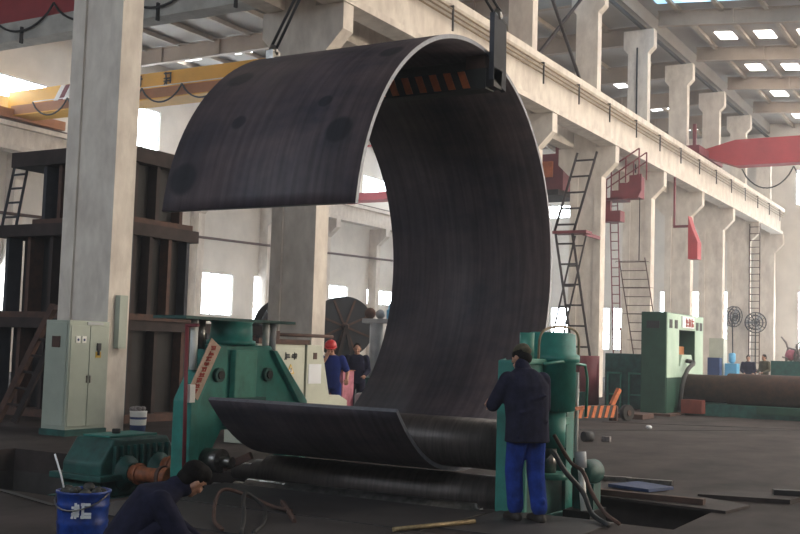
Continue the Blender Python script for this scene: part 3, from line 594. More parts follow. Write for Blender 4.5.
def torso(mb, secs, k):   # secs: (centre, side vec, fwd vec, rx, ry)
    n = 20; vs = []
    for c, s_, f_, rx, ry in secs:
        for j in range(n):
            t = 2*PI*j/n; cx, sx = math.cos(t), math.sin(t)
            cx = math.copysign(abs(cx)**.8, cx); vs.append(Vector(c)+Vector(s_)*rx*cx+Vector(f_)*ry*sx)
    m_ = len(secs); fs = [(i*n+j, i*n+(j+1) % n, (i+1)*n+(j+1) % n, (i+1)*n+j) for i in range(m_-1) for j in range(n)]
    fs += [tuple(range(n))[::-1], tuple(range((m_-1)*n, m_*n))]; mb.add(vs, fs, k, True)
def head(mb, hair, c, f, u, k='skin', eyes=None):
    c, f, u = Vector(c), Vector(f).normalized(), Vector(u).normalized(); s_ = f.cross(u).normalized(); u = s_.cross(f)
    def L(x, y, z): return c+s_*x+f*y+u*z
    def eb(m_, cc, rx, ry, rz, kk, n=16):
        i0 = len(m_.v); m_.ball((0, 0, 0), 1, kk, n=n)
        for i in range(i0, len(m_.v)): v = m_.v[i]; m_.v[i] = L(cc[0]+v.x*rx, cc[1]+v.y*ry, cc[2]+v.z*rz)
    eb(mb, (0, -.005, .025), .076, .092, .09, k); eb(mb, (0, .022, -.04), .058, .066, .072, k); eb(mb, (0, .06, -.085), .026, .026, .022, k)
    eb(mb, (0, .098, -.02), .012, .02, .018, k, 8); eb(mb, (0, .09, .0), .009, .012, .03, k, 8); eb(mb, (0, .078, .03), .055, .018, .01, k, 10)
    for sx in (-1, 1): eb(mb, (.077*sx, -.005, -.01), .012, .02, .032, k, 8); eb(mb, (.04*sx, .07, -.03), .022, .02, .02, k, 8)
    eb(mb, (0, .086, -.056), .024, .012, .007, k, 8); eb(mb, (0, .083, -.067), .02, .012, .007, k, 8)
    if hair is not None:
        eb(hair, (0, -.022, .04), .085, .096, .088, 'hair'); eb(hair, (0, -.055, -.02), .074, .055, .07, 'hair')
    if eyes is not None:
        for sx in (-1, 1): eb(eyes, (.031*sx, .083, .008), .013, .008, .007, 'ink', 8)
    return L, eb
def hand(mb, w_, d, palm_n, size=1., curl=.9, side=1, k='skin'):
    w_, d, pn = Vector(w_), Vector(d).normalized(), Vector(palm_n).normalized(); sd = d.cross(pn).normalized()*side; pn = sd.cross(d).normalized()*side
    s_ = size
    pts = [w_, w_+d*.045*s_, w_+d*.085*s_]
    for off in (-.026, -.009, .009, .026): limb(mb, [w_+sd*off*.5, w_+d*.085*s_+sd*off*s_], [.014*s_, .0125*s_], k)
    for off, ln in ((-.030, .058), (-.010, .072), (.010, .078), (.030, .068)):
        a = w_+d*.088*s_+sd*off*s_; c1 = (d+pn*.5*curl).normalized(); c2 = (d*.6+pn*1.2*curl).normalized(); c3 = (d*.1+pn*1.3*curl).normalized()
        b = a+c1*ln*.45*s_; e = b+c2*ln*.33*s_; g_ = e+c3*ln*.27*s_
        limb(mb, [a, b, e, g_], [.0095*s_, .0088*s_, .008*s_, .007*s_], k)
    a = w_+d*.02*s_+sd*.022*s_; b = a+(sd*.9+d*.6+pn*.4).normalized()*.042*s_; e = b+(d*.8+pn*.5+sd*.2).normalized()*.032*s_
    limb(mb, [a, b, e], [.013*s_, .011*s_, .009*s_], k)
def foot(mb, ank, f, k='shoe'):
    a, f = Vector(ank), Vector(f).normalized(); g_ = Vector((a.x, a.y, a.z))
    toe = a+f*.17; toe.z = .035; heel = a-f*.05; heel.z = .045; mid = a+f*.07; mid.z = .05
    limb(mb, [heel, mid, toe], [.043, .048, .036], k); limb(mb, [a, mid], [.05, .045], k)
# standing worker
B0 = Vector((-4.11, 9.50, 0)); f = Vector((-.8, .6, 0)); r = Vector((.6, .8, 0)); Z = Vector((0, 0, 1))
def W(a, b_, c_): return B0+r*a+f*b_+Z*c_
ps = thing('person', 'worker in dark navy jacket and bright blue trousers standing with back turned', 'person', B0)
bd = MB(); hr = MB(); ey = MB()
hc = W(.015, .17, 1.515)
L, eb = head(bd, hr, hc, (f*.75-r*.35-Z*.75), (Z*.8+f*.6), eyes=ey)
limb(bd, [W(0, .07, 1.36), W(.005, .12, 1.46)], [.058, .056])
torso(bd, [(W(0, .0, .86), r, f, .13, .1), (W(0, .01, 1.0), r, f, .12, .09), (W(0, .04, 1.2), r, f, .15, .1), (W(0, .06, 1.34), r, f, .15, .09), (W(0, .07, 1.4), r, f, .08, .06)], 'skin')
legL = [W(-.09, 0, .86), W(-.10, .06, .47), W(-.09, .03, .09)]; legR = [W(.09, 0, .86), W(.10, .0, .47), W(.08, -.12, .09)]
for lg_ in (legL, legR): limb(bd, lg_, [.075, .055, .038])
armL = [W(-.19, .05, 1.33), W(-.3, .13, 1.08), W(-.2, .36, 1.08)]; armR = [W(.19, .06, 1.33), W(.25, .12, 1.06), W(.1, .34, 1.04)]
for a in (armL, armR): limb(bd, a, [.045, .038, .026])
hand(bd, armL[2], (f+Z*.1), (r-Z*.6), side=1); hand(bd, armR[2], (f-r*.2), (-r-Z*.6), side=-1)
for a in (legL, legR): limb(bd, [a[2], a[2]+f*.1-Z*.04], [.035, .03])
mesh_from(bd, 'body', ps, .007, 3, 'skin')
jk = MB(); torso(jk, [(W(0, -.005, .74), r, f, .225, .155), (W(0, -.005, .82), r, f, .22, .155), (W(0, 0, .95), r, f, .215, .15), (W(0, .02, 1.12), r, f, .225, .155), (W(0, .04, 1.27), r, f, .235, .15), (W(0, .06, 1.37), r, f, .18, .11), (W(0, .07, 1.43), r, f, .09, .075)], 'navy')
for a in (armL, armR): limb(jk, [a[0]-Z*.01, a[1], a[1].lerp(a[2], .93)], [.082, .068, .046], 'navy')
limb(jk, [W(0, .09, 1.42), W(-.01, .11, 1.46)], [.075, .07], 'navy')
for i, (h_, o_) in enumerate(((.9, .07), (1.02, -.06), (1.14, .05), (.8, -.08))): limb(jk, [W(o_-.08, -.125, h_), W(o_+.07, -.13, h_+.04)], [.012, .014], 'navy')
mesh_from(jk, 'jacket', ps, .011, 3, 'navy')
tr = MB()
for a in (legL, legR): limb(tr, [a[0]+Z*.02, a[1], a[2]+Z*.05], [.108, .086, .078], 'trous'); limb(tr, [a[2]+Z*.12-f*.06, a[2]+Z*.13+f*.06], [.03, .03], 'trous')
torso(tr, [(W(0, 0, .78), r, f, .17, .12), (W(0, 0, .95), r, f, .17, .12)], 'trous')
mesh_from(tr, 'trousers', ps, .011, 2, 'trous')
for a in (legL, legR): s_ = MB(); foot(s_, a[2]-Z*.0, f); mesh_from(s_, 'shoe', ps, .01, 1, 'shoe')
mesh_from(hr, 'hair', ps, .008, 2, 'hair'); ey.build('eyes', ps)
cp = MB(); eb(cp, (.0, -.045, .07), .088, .09, .062, 'olive'); eb(cp, (0, -.1, .03), .06, .04, .05, 'olive'); mesh_from(cp, 'cap', ps, .008, 2, 'olive')
# crouching worker
B0 = Vector((-5.08, 5.45, 0)); f = Vector((.70, .71, 0)).normalized(); r = Vector((.71, -.70, 0))
ps = thing('person', 'black-haired worker in dark navy jacket crouching at the bottom edge, head bent', 'person', B0)
bd = MB(); hr = MB(); ey = MB()
L, eb = head(bd, hr, W(-.02, .30, .665), (f*.72-Z*.6-r*.42), (Z*.75+f*.6), eyes=ey)
hip = W(0, -.13, .25); ch = W(0, .06, .56); nk = W(0, .19, .62)
ax = (ch-hip).normalized(); fn = Vector((f.x*-.0, 0, 0)); bn = (ax.cross(r)).normalized()
torso(bd, [(hip, r, bn, .15, .11), (hip.lerp(ch, .5), r, bn, .13, .1), (ch, r, bn, .15, .1), (ch.lerp(nk, .7), r, bn, .09, .07)], 'skin')
limb(bd, [ch.lerp(nk, .6), W(0, .27, .63)], [.06, .055])
kn = [W(-.15, .15, .40), W(.15, .15, .40)]; an = [W(-.14, -.04, .09), W(.14, -.04, .09)]
sh_ = [W(-.18, .08, .54), W(.18, .08, .54)]; el = [W(-.24, .22, .32), W(.24, .22, .32)]; wr_ = [W(-.12, .42, .2), W(.12, .42, .2)]
for i in (0, 1):
    limb(bd, [hip+r*(.09 if i else -.09), kn[i], an[i]], [.075, .055, .038]); limb(bd, [sh_[i], el[i], wr_[i]], [.045, .038, .027]); limb(bd, [an[i], an[i]+f*.1-Z*.03], [.035, .03])
    hand(bd, wr_[i], (f*.5-Z), (-f-Z*.2), side=(1 if i else -1))
mesh_from(bd, 'body', ps, .007, 3, 'skin')
jk = MB(); torso(jk, [(hip-ax*.1, r, bn, .19, .14), (hip, r, bn, .20, .155), (hip.lerp(ch, .5), r, bn, .205, .15), (ch, r, bn, .215, .135), (ch.lerp(nk, .6), r, bn, .14, .10), (nk, r, bn, .085, .07)], 'navy')
for i in (0, 1): limb(jk, [sh_[i], el[i], el[i].lerp(wr_[i], .9)], [.085, .068, .047], 'navy')
limb(jk, [nk, W(0, .24, .62)], [.075, .07], 'navy')
mesh_from(jk, 'jacket', ps, .011, 3, 'navy')
tr = MB()
for i in (0, 1): limb(tr, [hip+r*(.1 if i else -.1), kn[i], an[i]+Z*.04], [.11, .085, .065], 'bluem')
mesh_from(tr, 'trousers', ps, .011, 3, 'navy')
for i in (0, 1): s_ = MB(); foot(s_, an[i], f); mesh_from(s_, 'shoe', ps, .01, 1, 'shoe')
eb(hr, (0, .02, .07), .078, .08, .06, 'hair'); mesh_from(hr, 'hair', ps, .008, 2, 'hair'); ey.build('eyes', ps)
# worker in red helmet
B0 = Vector((-11.0, 16.45, 0)); f = Vector((.5, -.86, 0)).normalized(); r = Vector((-.86, -.5, 0))
ps = thing('person', 'worker in red safety helmet and dark blue short-sleeved shirt facing the camera behind the console', 'person', B0)
bd = MB(); hr = MB(); ey = MB()
L, eb = head(bd, hr, W(.02, .06, 1.53), (f-Z*.3+r*.1), (Z+f*.2), eyes=ey)
limb(bd, [W(0, 0, 1.36), W(.01, .03, 1.46)], [.06, .057])
torso(bd, [(W(0, 0, .86), r, f, .13, .1), (W(0, 0, 1.05), r, f, .12, .09), (W(0, 0, 1.25), r, f, .16, .1), (W(0, 0, 1.36), r, f, .15, .08), (W(0, 0, 1.42), r, f, .07, .06)], 'skin')
legs_ = [[W(s_*.1, 0, .86), W(s_*.12, .03, .47), W(s_*.12, 0, .09)] for s_ in (-1, 1)]
for a in legs_: limb(bd, a, [.08, .055, .038]); limb(bd, [a[2], a[2]+f*.1-Z*.04], [.035, .03])
aR = [W(.19, 0, 1.34), W(.26, .12, 1.1), W(.08, .2, 1.36)]; aL = [W(-.19, 0, 1.34), W(-.3, -.02, 1.1), W(-.3, .18, .98)]
for a in (aR, aL): limb(bd, a, [.048, .04, .028])
hand(bd, aR[2], (Z-r*.3), (-f-r*.5), side=1); hand(bd, aL[2], (f-Z*.4), (-Z), side=-1)
mesh_from(bd, 'body', ps, .008, 2, 'skin')
jk = MB(); torso(jk, [(W(0, 0, .84), r, f, .17, .12), (W(0, 0, 1.0), r, f, .165, .12), (W(0, 0, 1.2), r, f, .19, .125), (W(0, 0, 1.34), r, f, .19, .105), (W(0, 0, 1.41), r, f, .09, .075)], 'tee')
for a in (aR, aL): limb(jk, [a[0], a[0].lerp(a[1], .75)], [.075, .066], 'tee')
mesh_from(jk, 'shirt', ps, .014, 2, 'tee')
tr = MB()
for a in legs_: limb(tr, [a[0], a[1], a[2]+Z*.04], [.1, .08, .07], 'bluem')
torso(tr, [(W(0, 0, .8), r, f, .16, .12), (W(0, 0, .9), r, f, .16, .12)], 'bluem'); mesh_from(tr, 'trousers', ps, .016, 2, 'tee')
for a in legs_: s_ = MB(); foot(s_, a[2], f); mesh_from(s_, 'shoe', ps, .012, 1, 'shoe')
mesh_from(hr, 'hair', ps, .01, 2, 'hair'); ey.build('eyes', ps)
hm = MB(); eb(hm, (0, -.008, .062), .108, .122, .095, 'helmet', 24); eb(hm, (0, .0, .025), .118, .145, .012, 'helmet', 24); eb(hm, (0, -.01, .11), .016, .09, .055, 'helmet', 12); hm.build('helmet', ps)
# plain standing figures further back
def stander(B, fv, ht, coat, trs, label, grp=None, vox=.014, armup=.0):
    global B0, f, r
    B0 = Vector(B); f = Vector(fv).normalized(); r = f.cross(Z); k_ = ht/1.7
    def V(a, b_, c_): return B0+r*a*k_+f*b_*k_+Z*c_*k_
    p_ = thing('person', label, 'person', B0, grp)
    bd = MB(); hr = MB(); L, eb = head(bd, hr, V(0, .04, 1.54), (f-Z*.2), Z)
    limb(bd, [V(0, 0, 1.38), V(0, .02, 1.46)], [.058, .055])
    torso(bd, [(V(0, 0, .86), r, f, .13, .1), (V(0, 0, 1.2), r, f, .15, .1), (V(0, 0, 1.38), r, f, .14, .08), (V(0, 0, 1.43), r, f, .07, .06)], 'skin')
    lg2 = [[V(s_*.1, 0, .86), V(s_*.11, .03, .47), V(s_*.12, 0, .09)] for s_ in (-1, 1)]; am = [[V(s_*.19, 0, 1.35), V(s_*.25, .02, 1.08), V(s_*.16, .25, .98+armup)] for s_ in (-1, 1)]
    for a in lg2: limb(bd, a, [.075, .055, .038])
    for a, s_ in zip(am, (-1, 1)): limb(bd, a, [.045, .038, .027]); hand(bd, a[2], f, -Z, side=s_)
    mesh_from(bd, 'body', p_, vox*.7, 2, 'skin')
    jk = MB(); torso(jk, [(V(0, 0, .8), r, f, .18, .13), (V(0, 0, 1.0), r, f, .175, .125), (V(0, 0, 1.25), r, f, .2, .13), (V(0, 0, 1.37), r, f, .17, .1), (V(0, 0, 1.43), r, f, .08, .07)], coat)
    for a in am: limb(jk, [a[0], a[1], a[1].lerp(a[2], .9)], [.075, .062, .043], coat)
    mesh_from(jk, 'jacket', p_, vox, 2, coat)
    tr = MB()
    for a in lg2: limb(tr, [a[0], a[1], a[2]+Z*.04], [.1, .08, .068], trs)
    mesh_from(tr, 'trousers', p_, vox, 2, trs); mesh_from(hr, 'hair', p_, .012, 1, 'hair')
    for a in lg2: s_ = MB(); foot(s_, a[2], f); mesh_from(s_, 'shoe', p_, .014, 1, 'shoe')
stander((-12.2, 19.2, 0), (.5, -.8, 0), 1.68, 'navy', 'navy', 'bare-headed worker in dark clothes standing in front of the big black reel')
stander((-9.4, 42.9, 0), (.3, -1, 0), 1.72, 'navy', 'navy', 'distant worker in dark blue just right of the blue water cooler', vox=.02)
stander((-8.8, 43.0, 0), (-.6, -.8, 0), 1.78, 'olive', 'navy', 'distant worker in olive brown beside the one in dark blue', vox=.02)
# ---------------------------------------------------------------- electric cabinet by the first column
ec = thing('electrical_cabinet', 'grey-green electric cabinet with two meters standing before the nearest column', 'cabinet', (-13.6, 12.8, 0))
MB().box(-13.9, -13.36, 12.38, 13.25, .10, 1.86, 'cab').build('body', ec, bevel=.006)
MB().box(-13.92, -13.33, 12.36, 13.26, 0, .10, 'greend').build('plinth', ec)
MB().box(-13.86, -13.4, 12.365, 12.38, .16, 1.82, 'cab').build('side_panel', ec, bevel=.004)
MB().box(-13.72, -13.54, 12.35, 12.365, 1.42, 1.6, 'rust').build('vent', ec)
for i, (a, b_) in enumerate(((12.41, 12.81), (12.825, 13.22))):
    d = MB().box(-13.36, -13.345, a, b_, .15, 1.78, 'cab').build('door', ec, bevel=.004)
    if i == 0:
        for y in (12.55, 12.68): MB().box(-13.345, -13.33, y-.045, y+.045, 1.5, 1.61, 'white').cyl((-13.335, y, 1.55), (-13.327, y, 1.55), .022, 'bluem', n=10).build('meter', d)
    else:
        mb = MB().box(-13.345, -13.32, 12.97, 13.05, 1.38, 1.5, 'ink').box(-13.345, -13.315, 12.99, 13.02, 1.3, 1.4, 'ink').box(-13.345, -13.34, 12.95, 13.07, 1.26, 1.36, 'ywarn'); mb.build('switch', d)
    MB().box(-13.345, -13.325, (12.78, 12.85)[i]-.01, (12.78, 12.85)[i]+.01, .85, .97, 'steel').build('handle', d)
MB().box(-13.36, -13.34, 12.75, 13.1, 1.80, 1.845, 'tank').build('name_plate', ec)
tag(MB().box(-13.4, -13.29, 13.4, 13.58, 1.42, 2.32, 'cab').build('distribution_box', loc=(-13.25, 13.6, 1.4)), 'narrow pale box fixed to the side of the nearest column', 'box')
wb = thing('paint_bucket', 'white bucket with blue bands and rags beside the nearest column', 'bucket', (-13.25, 13.92, 0))
MB().lathe((-13.25, 13.92, 0), [(.125, 0), (.13, .04), (.135, .12), (.138, .13), (.14, .22), (.143, .26), (.145, .33), (.15, .36)], 'white', ks=['bluem', 'bluem', 'white', 'white', 'bluem', 'white', 'white']).build('bucket', wb)
rg = MB(); [rg.ball((-13.25+random.uniform(-.09, .09), 13.92+random.uniform(-.09, .09), .37+random.uniform(0, .05)), random.uniform(.04, .07), 'rag', n=8, sc=(1, 1, .8)) for _ in range(9)]; rg.build('rags', wb)
# blue bucket in the foreground
bk = thing('paint_bucket', 'blue paint-smeared bucket at the lower left corner with a stick', 'bucket', (-6.52, 6.28, 0))
MB().lathe((-6.52, 6.28, 0), [(.185, 0), (.19, .02), (.196, .12), (.202, .14), (.196, .16), (.2, .26), (.208, .275), (.2, .29), (.204, .36), (.215, .37), (.215, .385), (.195, .385), (.185, .34)], 'blue', n=40).build('bucket', bk)
mb = MB(); n0 = Vector((.62, -.78, 0)).normalized(); tt = Vector((-n0.y, n0.x, 0)); c0 = Vector((-6.52, 6.28, 0))+n0*.205+Z*.19
glyph(mb, c0-tt*.06, tt, (0, 0, 1), .06, .12, 'paper', 61, th=.3, nrm=n0); glyph(mb, c0+tt*.01, tt, (0, 0, 1), .08, .12, 'paper', 62, th=.25, nrm=n0); mb.build('lettering', bk)
mb = MB(); mb.lathe((-6.52, 6.28, .30), [(.01, 0), (.186, .01)], 'hazb', n=30); [mb.ball((-6.52+.14*math.cos(a), 6.28+.14*math.sin(a), .34+random.uniform(0, .05)), random.uniform(.03, .06), 'hazb', n=8) for a in [i*.7 for i in range(9)]]; mb.build('sludge', bk)
MB().tube([(-6.62, 6.2, .3), (-6.68, 6.18, .5), (-6.74, 6.16, .66)], .008, 'paper').build('stick', bk)
MB().tube([(-6.52+.22*math.cos(t)*1.0, 6.28+.22*math.sin(t), .37-.12*math.sin((t-3.4)/3.14*PI)) for t in [3.4+3.14*i/12 for i in range(13)]], .006, 'steel').build('handle', bk)
tag(MB().tube(crv([(-5.85, 7.2, .03), (-6.15, 7.45, .05), (-6.5, 7.9, .16), (-6.6, 8.15, .2), (-6.45, 8.3, .14), (-6.2, 8.35, .06), (-6.0, 8.4, .03)]), .018, 'rust').build('rubber_hose', loc=(-6.3, 8, 0)), 'rust-coloured hose looped on the floor left of the brass rod', 'hose')
tag(MB().tube(crv([(-5.65, 7.2, .02), (-5.9, 7.55, .08), (-6.15, 7.85, .2), (-6.25, 8.05, .2), (-6.1, 8.1, .08), (-5.8, 7.7, .03), (-5.6, 7.3, .02)]), .018, 'cable').build('rubber_hose', loc=(-6, 8, 0)), 'black hose looped beside the rust-coloured hose', 'hose')
tag(MB().beam((-6.45, 8.85, .03), (-5.65, 7.95, .03), .035, .03, 'rust').build('steel_strip', loc=(-6, 8.4, 0)), 'thin rusty strip lying diagonally on the floor plates', 'strip')
tag(MB().cyl((-4.72, 8.1, .04), (-4.39, 9.0, .035), .02, 'brass', n=10).build('brass_rod', loc=(-4.5, 8.5, 0)), 'pale yellow rod on the floor at the bottom centre', 'rod')
# ---------------------------------------------------------------- control console
co = thing('control_console', 'cream control console with a pinned paper sheet behind the left frame of the machine', 'console', (-10.8, 15, 0))
MB().box(-11.1, -10.5, 13.6, 14.9, 0, 1.58, 'cabl').build('cabinet', co, bevel=.008)
MB().box(-10.5, -10.485, 13.7, 14.84, .1, 1.52, 'cabl').build('door', co, bevel=.004)
MB().prism([(14.92, 0), (16.2, 0), (16.2, .62), (15.95, .72), (15.62, .72), (15.35, 1.58), (14.92, 1.58)], 0, -11.1, -10.47, 'cabl').build('desk', co, bevel=.008)
MB().box(-11.12, -10.48, 13.6, 15.0, 1.58, 1.66, 'rust').build('top_tray', co)
MB().box(-10.47, -10.46, 14.97, 15.34, .93, 1.26, 'paper').build('paper_sheet', co)
MB().box(-10.47, -10.46, 15.1, 15.2, 1.34, 1.45, 'rust').build('badge', co)
mb = MB(); glyph(mb, (-10.48, 14.3, 1.33), (0, 1, 0), (0, 0, 1), .15, .12, 'ink', 21, nrm=(1, 0, 0)); mb.build('lettering', co); mb = MB(); glyph(mb, (-10.48, 14.5, 1.33), (0, 1, 0), (0, 0, 1), .15, .12, 'ink', 27, nrm=(1, 0, 0)); mb.build('lettering', co)
mb = MB(); mb.prism([(14.38, 1.1), (14.58, 1.1), (14.48, 1.26)], 0, -10.485, -10.478, 'ywarn').prism([(14.42, 1.12), (14.54, 1.12), (14.48, 1.22)], 0, -10.478, -10.475, 'paper').box(-10.475, -10.47, 14.47, 14.49, 1.13, 1.2, 'ink'); mb.build('warning_triangle', co)
tag(MB().cyl((-10.9, 14.6, 1.74), (-10.9, 16.3, 1.74), .03, 'rust').box(-10.95, -10.85, 14.55, 14.65, 1.66, 1.8, 'rust').build('console_arm', loc=(-10.9, 15, 1.66)), 'rusty horizontal arm reaching from the console top past the column', 'arm')
tag(MB().lathe((-11.55, 18.6, 0), [(.22, 0), (.24, .03), (.24, .6), (.2, .64), (.08, .66)], 'tank').build('gas_drum', loc=(-11.55, 18.6, 0)), 'small shiny grey drum right of the worker in the red helmet', 'drum')
tag(MB().box(-12.2, -11.75, 18.0, 18.4, 0.0, 1.08, 'pink').box(-12.22, -11.73, 17.98, 18.42, 1.08, 1.1, 'orange').build('carton', loc=(-12, 18.2, 0)), 'pink and orange carton beside the worker in the red helmet', 'carton')
# machine with pale cylinder and blue cloth
dm = thing('drilling_machine', 'pale machine column with a blue cloth on its arm behind the gap of the plate', 'machine', (-12.6, 20.6, 0))
MB().cyl((-12.6, 20.6, .9), (-12.6, 20.6, 2.1), .15, 'tank').build('column', dm); MB().box(-12.9, -12.2, 20.3, 21.0, 0, .9, 'greend').build('base', dm, bevel=.02)
MB().box(-12.9, -11.8, 20.45, 20.75, 2.1, 2.2, 'tank').build('arm', dm, bevel=.01); MB().ball((-12.75, 20.55, 2.32), .13, 'rust', n=12).ball((-12.45, 20.5, 2.3), .11, 'tank', n=12).build('head', dm)
mb = MB(); mb.ball((-12.0, 20.5, 2.42), .24, 'lblue', n=14, sc=(1, .8, .9)).box(-12.2, -11.85, 20.35, 20.65, 2.2, 2.4, 'lblue'); mb.build('blue_cloth', dm)
MB().box(-12.1, -11.8, 20.4, 20.9, .9, 2.15, 'cabl').build('switch_box', dm, bevel=.01)
# reels
def reel(c, rr, ang, lab):
    t = thing('cable_reel', lab, 'reel', (c[0], c[1], 0)); n_ = Vector((math.cos(ang), math.sin(ang), 0)); c = Vector(c)
    MB().lathe(c, [(rr, 0), (rr, .07)], 'reel', n=48, axis=n_).build('flange', t); MB().lathe(c-n_*.6, [(rr, 0), (rr, .06)], 'dark', n=48, axis=n_).build('flange', t)
    MB().lathe(c-n_*.55, [(rr*.55, 0), (rr*.55, .55)], 'rustd', n=32, axis=n_).build('drum', t)
    MB().lathe(c+n_*.07, [(rr*.13, 0), (rr*.13, .08), (rr*.06, .1)], 'rust', n=16, axis=n_).build('hub', t)
    sv = n_.cross(Z)
    for i in range(4):
        a = i*PI/4+.35; d = sv*math.cos(a)+Z*math.sin(a); MB().beam(c+n_*.09-d*rr*.94, c+n_*.09+d*rr*.94, .07, .03, 'rust', upv=n_).build('spoke', t)
    for o_ in (.25, -.8): q = c+n_*o_; MB().beam(q, Vector((q.x+sv.x*.5, q.y+sv.y*.5, 0)), .1, .1, 'rustd').beam(q, Vector((q.x-sv.x*.5, q.y-sv.y*.5, 0)), .1, .1, 'rustd').build('stand', t)
    MB().cyl(c-n_*.85, c+n_*.3, .06, 'dark').build('axle', t)
reel((-19.6, 30.0, 2.2), 1.0, -.75, 'large black reel with thin brown spokes behind the worker in the red helmet')
reel((-19.9, 27.4, 1.95), 1.05, -.5, 'black reel half hidden by the column behind the console')
# ---------------------------------------------------------------- rusty welded frame stack
wf = lambda z: 0
def frame_unit(name, lab, x0, x1, y0, y1, z0, z1, tt_, bt, ribs, seed):
    t = thing(name, lab, 'steel frame', ((x0+x1)/2, (y0+y1)/2, z0), 'stacked rusty steel frames behind the nearest column'); rnd = random.Random(seed)
    MB().box(x0-(.75 if seed == 1 else .18), x1+.05, y0-.15, y1+.1, z1-tt_, z1, 'rustd').build('top_plate', t); MB().box(x0-.1, x1+.1, y0-.1, y1+.1, z0, z0+bt, 'rust').build('bottom_plate', t)
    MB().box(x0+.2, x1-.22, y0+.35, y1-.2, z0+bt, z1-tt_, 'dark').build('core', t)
    i = 0
    for x in [x0+.05+(x1-x0-.2)*j/5 for j in range(6)]:
        MB().box(x, x+.09, y0, y0+.35, z0+bt, z1-tt_, ('rustb', 'rust', 'rustd')[i % 3]).build('rib', t); i += 1
    nn = ribs
    for j in range(nn):
        y = y0+.1+(y1-y0-.3)*j/(nn-1)
        MB().box(x1-.22, x1, y, y+.09, z0+bt, z1-tt_, ('rustb', 'rustd', 'rust')[j % 3]).build('rib', t)
    return t
frame_unit('welded_frame', 'topmost rusty steel frame of the stack, with a thick overhanging top slab', -17.2, -14.85, 15.0, 16.7, 3.82, 5.3, .3, .1, 3, 1)
frame_unit('welded_frame', 'middle rusty steel frame of the stack beneath the overhanging one', -18.2, -14.8, 15.0, 16.9, 1.95, 3.82, .24, .12, 4, 2)
frame_unit('welded_frame', 'bottom rusty steel frame of the stack standing on the floor', -18.4, -14.8, 15.0, 19.2, 0, 1.95, .2, .15, 6, 3)
tag(MB().box(-16.6, -14.95, 19.4, 21.2, 1.6, 1.7, 'rustd').box(-16.4, -15.0, 19.45, 21.1, 0, 1.6, 'rustd').build('steel_block', loc=(-15.7, 20, 0)), 'low dark steel block right of the frame stack, behind the teal machine', 'steel block')
bm_ = thing('leaning_frame', 'brown steel frame leaning beside the electric cabinet', 'frame', (-14.6, 13.4, 0))
MB().beam((-15.95, 13.2, .05), (-14.98, 13.5, 2.15), .14, .1, 'rust').build('rail', bm_); MB().beam((-15.55, 13.25, .05), (-14.7, 13.55, 2.1), .08, .1, 'rustd').build('rail', bm_)
MB().box(-15.05, -14.55, 13.45, 13.55, 2.05, 2.15, 'rust').build('top_bar', bm_)
for i in range(6): t_ = .15+.14*i; a = Vector((-15.95, 13.2, .05)).lerp(Vector((-14.98, 13.5, 2.15)), t_); b_ = Vector((-15.55, 13.25, .05)).lerp(Vector((-14.7, 13.55, 2.1)), t_); MB().beam(a, b_, .04, .04, 'rustd').build('rung', bm_)
# ladders
def ladder(lab, p0, p1, side, wd, nr, r_=.03, k='rustd', cage=False, spare=()):
    t = thing('steel_ladder', lab, 'ladder', p0); p0, p1, s_ = Vector(p0), Vector(p1), Vector(side).normalized()*wd/2
    for sg_ in (-1, 1): MB().cyl(p0+s_*sg_, p1+s_*sg_*(.8 if spare else 1), r_, k, n=8).build('rail', t)
    for i in range(nr):
        if i in spare: continue
        q = p0.lerp(p1, (i+.5)/nr); MB().cyl(q-s_*(.97 if not spare else .85), q+s_*(.97 if not spare else .85), r_*.8, k, n=6).build('rung', t)
    if cage:
        for i in range(3, nr, 3): q = p0.lerp(p1, (i+.5)/nr); MB().tube([q+s_*math.cos(a)*1.3+Vector((0, -.45, 0))*math.sin(a) for a in [PI*j/8 for j in range(9)]], .012, k, n=5).build('hoop', t)
    return t
X1_ = (1, 0, 0)
ladder('steel ladder leaning on the wall above the rusty frames at the left edge', (-17.85, 14.8, 3.82), (-18.55, 15.6, 5.15), X1_, .42, 4, .03, 'rustb')
ladder('tall brown ladder rising to the girder right of the rolled plate', (-14.05, 35.3, 5.75), (-13.35, 35.6, 8.6), X1_, .72, 5, .045, 'rustd')
ladder('lower brown ladder crossing the bright window right of the rolled plate', (-12.95, 35.0, 0), (-14.0, 35.2, 5.7), X1_, .62, 8, .045, 'rustd')
ladder('thin brown ladder leaning against the tall one, half behind the plate', (-14.7, 35.4, 0), (-13.5, 35.5, 5.65), X1_, .4, 8, .035, 'rustd')
pf = thing('ladder_landing', 'maroon landing beam where the brown ladders meet beside the column', 'landing', (-13.6, 35.4, 5.7)); MB().box(-14.4, -13.15, 35.1, 35.7, 5.7, 5.8, 'redd').build('grating', pf)
MB().box(-13.5, -13.4, 35.7, 37.25, 5.68, 5.8, 'redd').build('bracket', pf)
ladder('narrow maroon ladder under the stair, beside the column', (-13.45, 39.6, 0), (-13.5, 38.9, 7.3), X1_, .3, 22, .025, 'redd')
ladder('wide caged ladder of thin rungs left of the green press', (-12.1, 39.6, 0), (-12.9, 39.3, 5.2), X1_, 1.0, 16, .022, 'rust', True)
ladder('narrow distant ladder behind the round wall fan', (-13.1, 61.2, 0), (-13.1, 61.2, 9.0), X1_, .55, 24, .03, 'rust')
sr = thing('steel_stair', 'maroon steel stair with railings under the crane girder', 'stair', (-12.9, 38.6, 7.2)); SX = -.2
MB().box(-13.75, -12.75, 38.3, 39.2, 7.28, 7.36, 'redd').build('landing', sr)
for i in range(3): MB().box(-13.25+.36*i, -12.2, 38.35, 39.15, 7.36+.27*i, 7.63+.27*i, 'redd').build('step', sr)
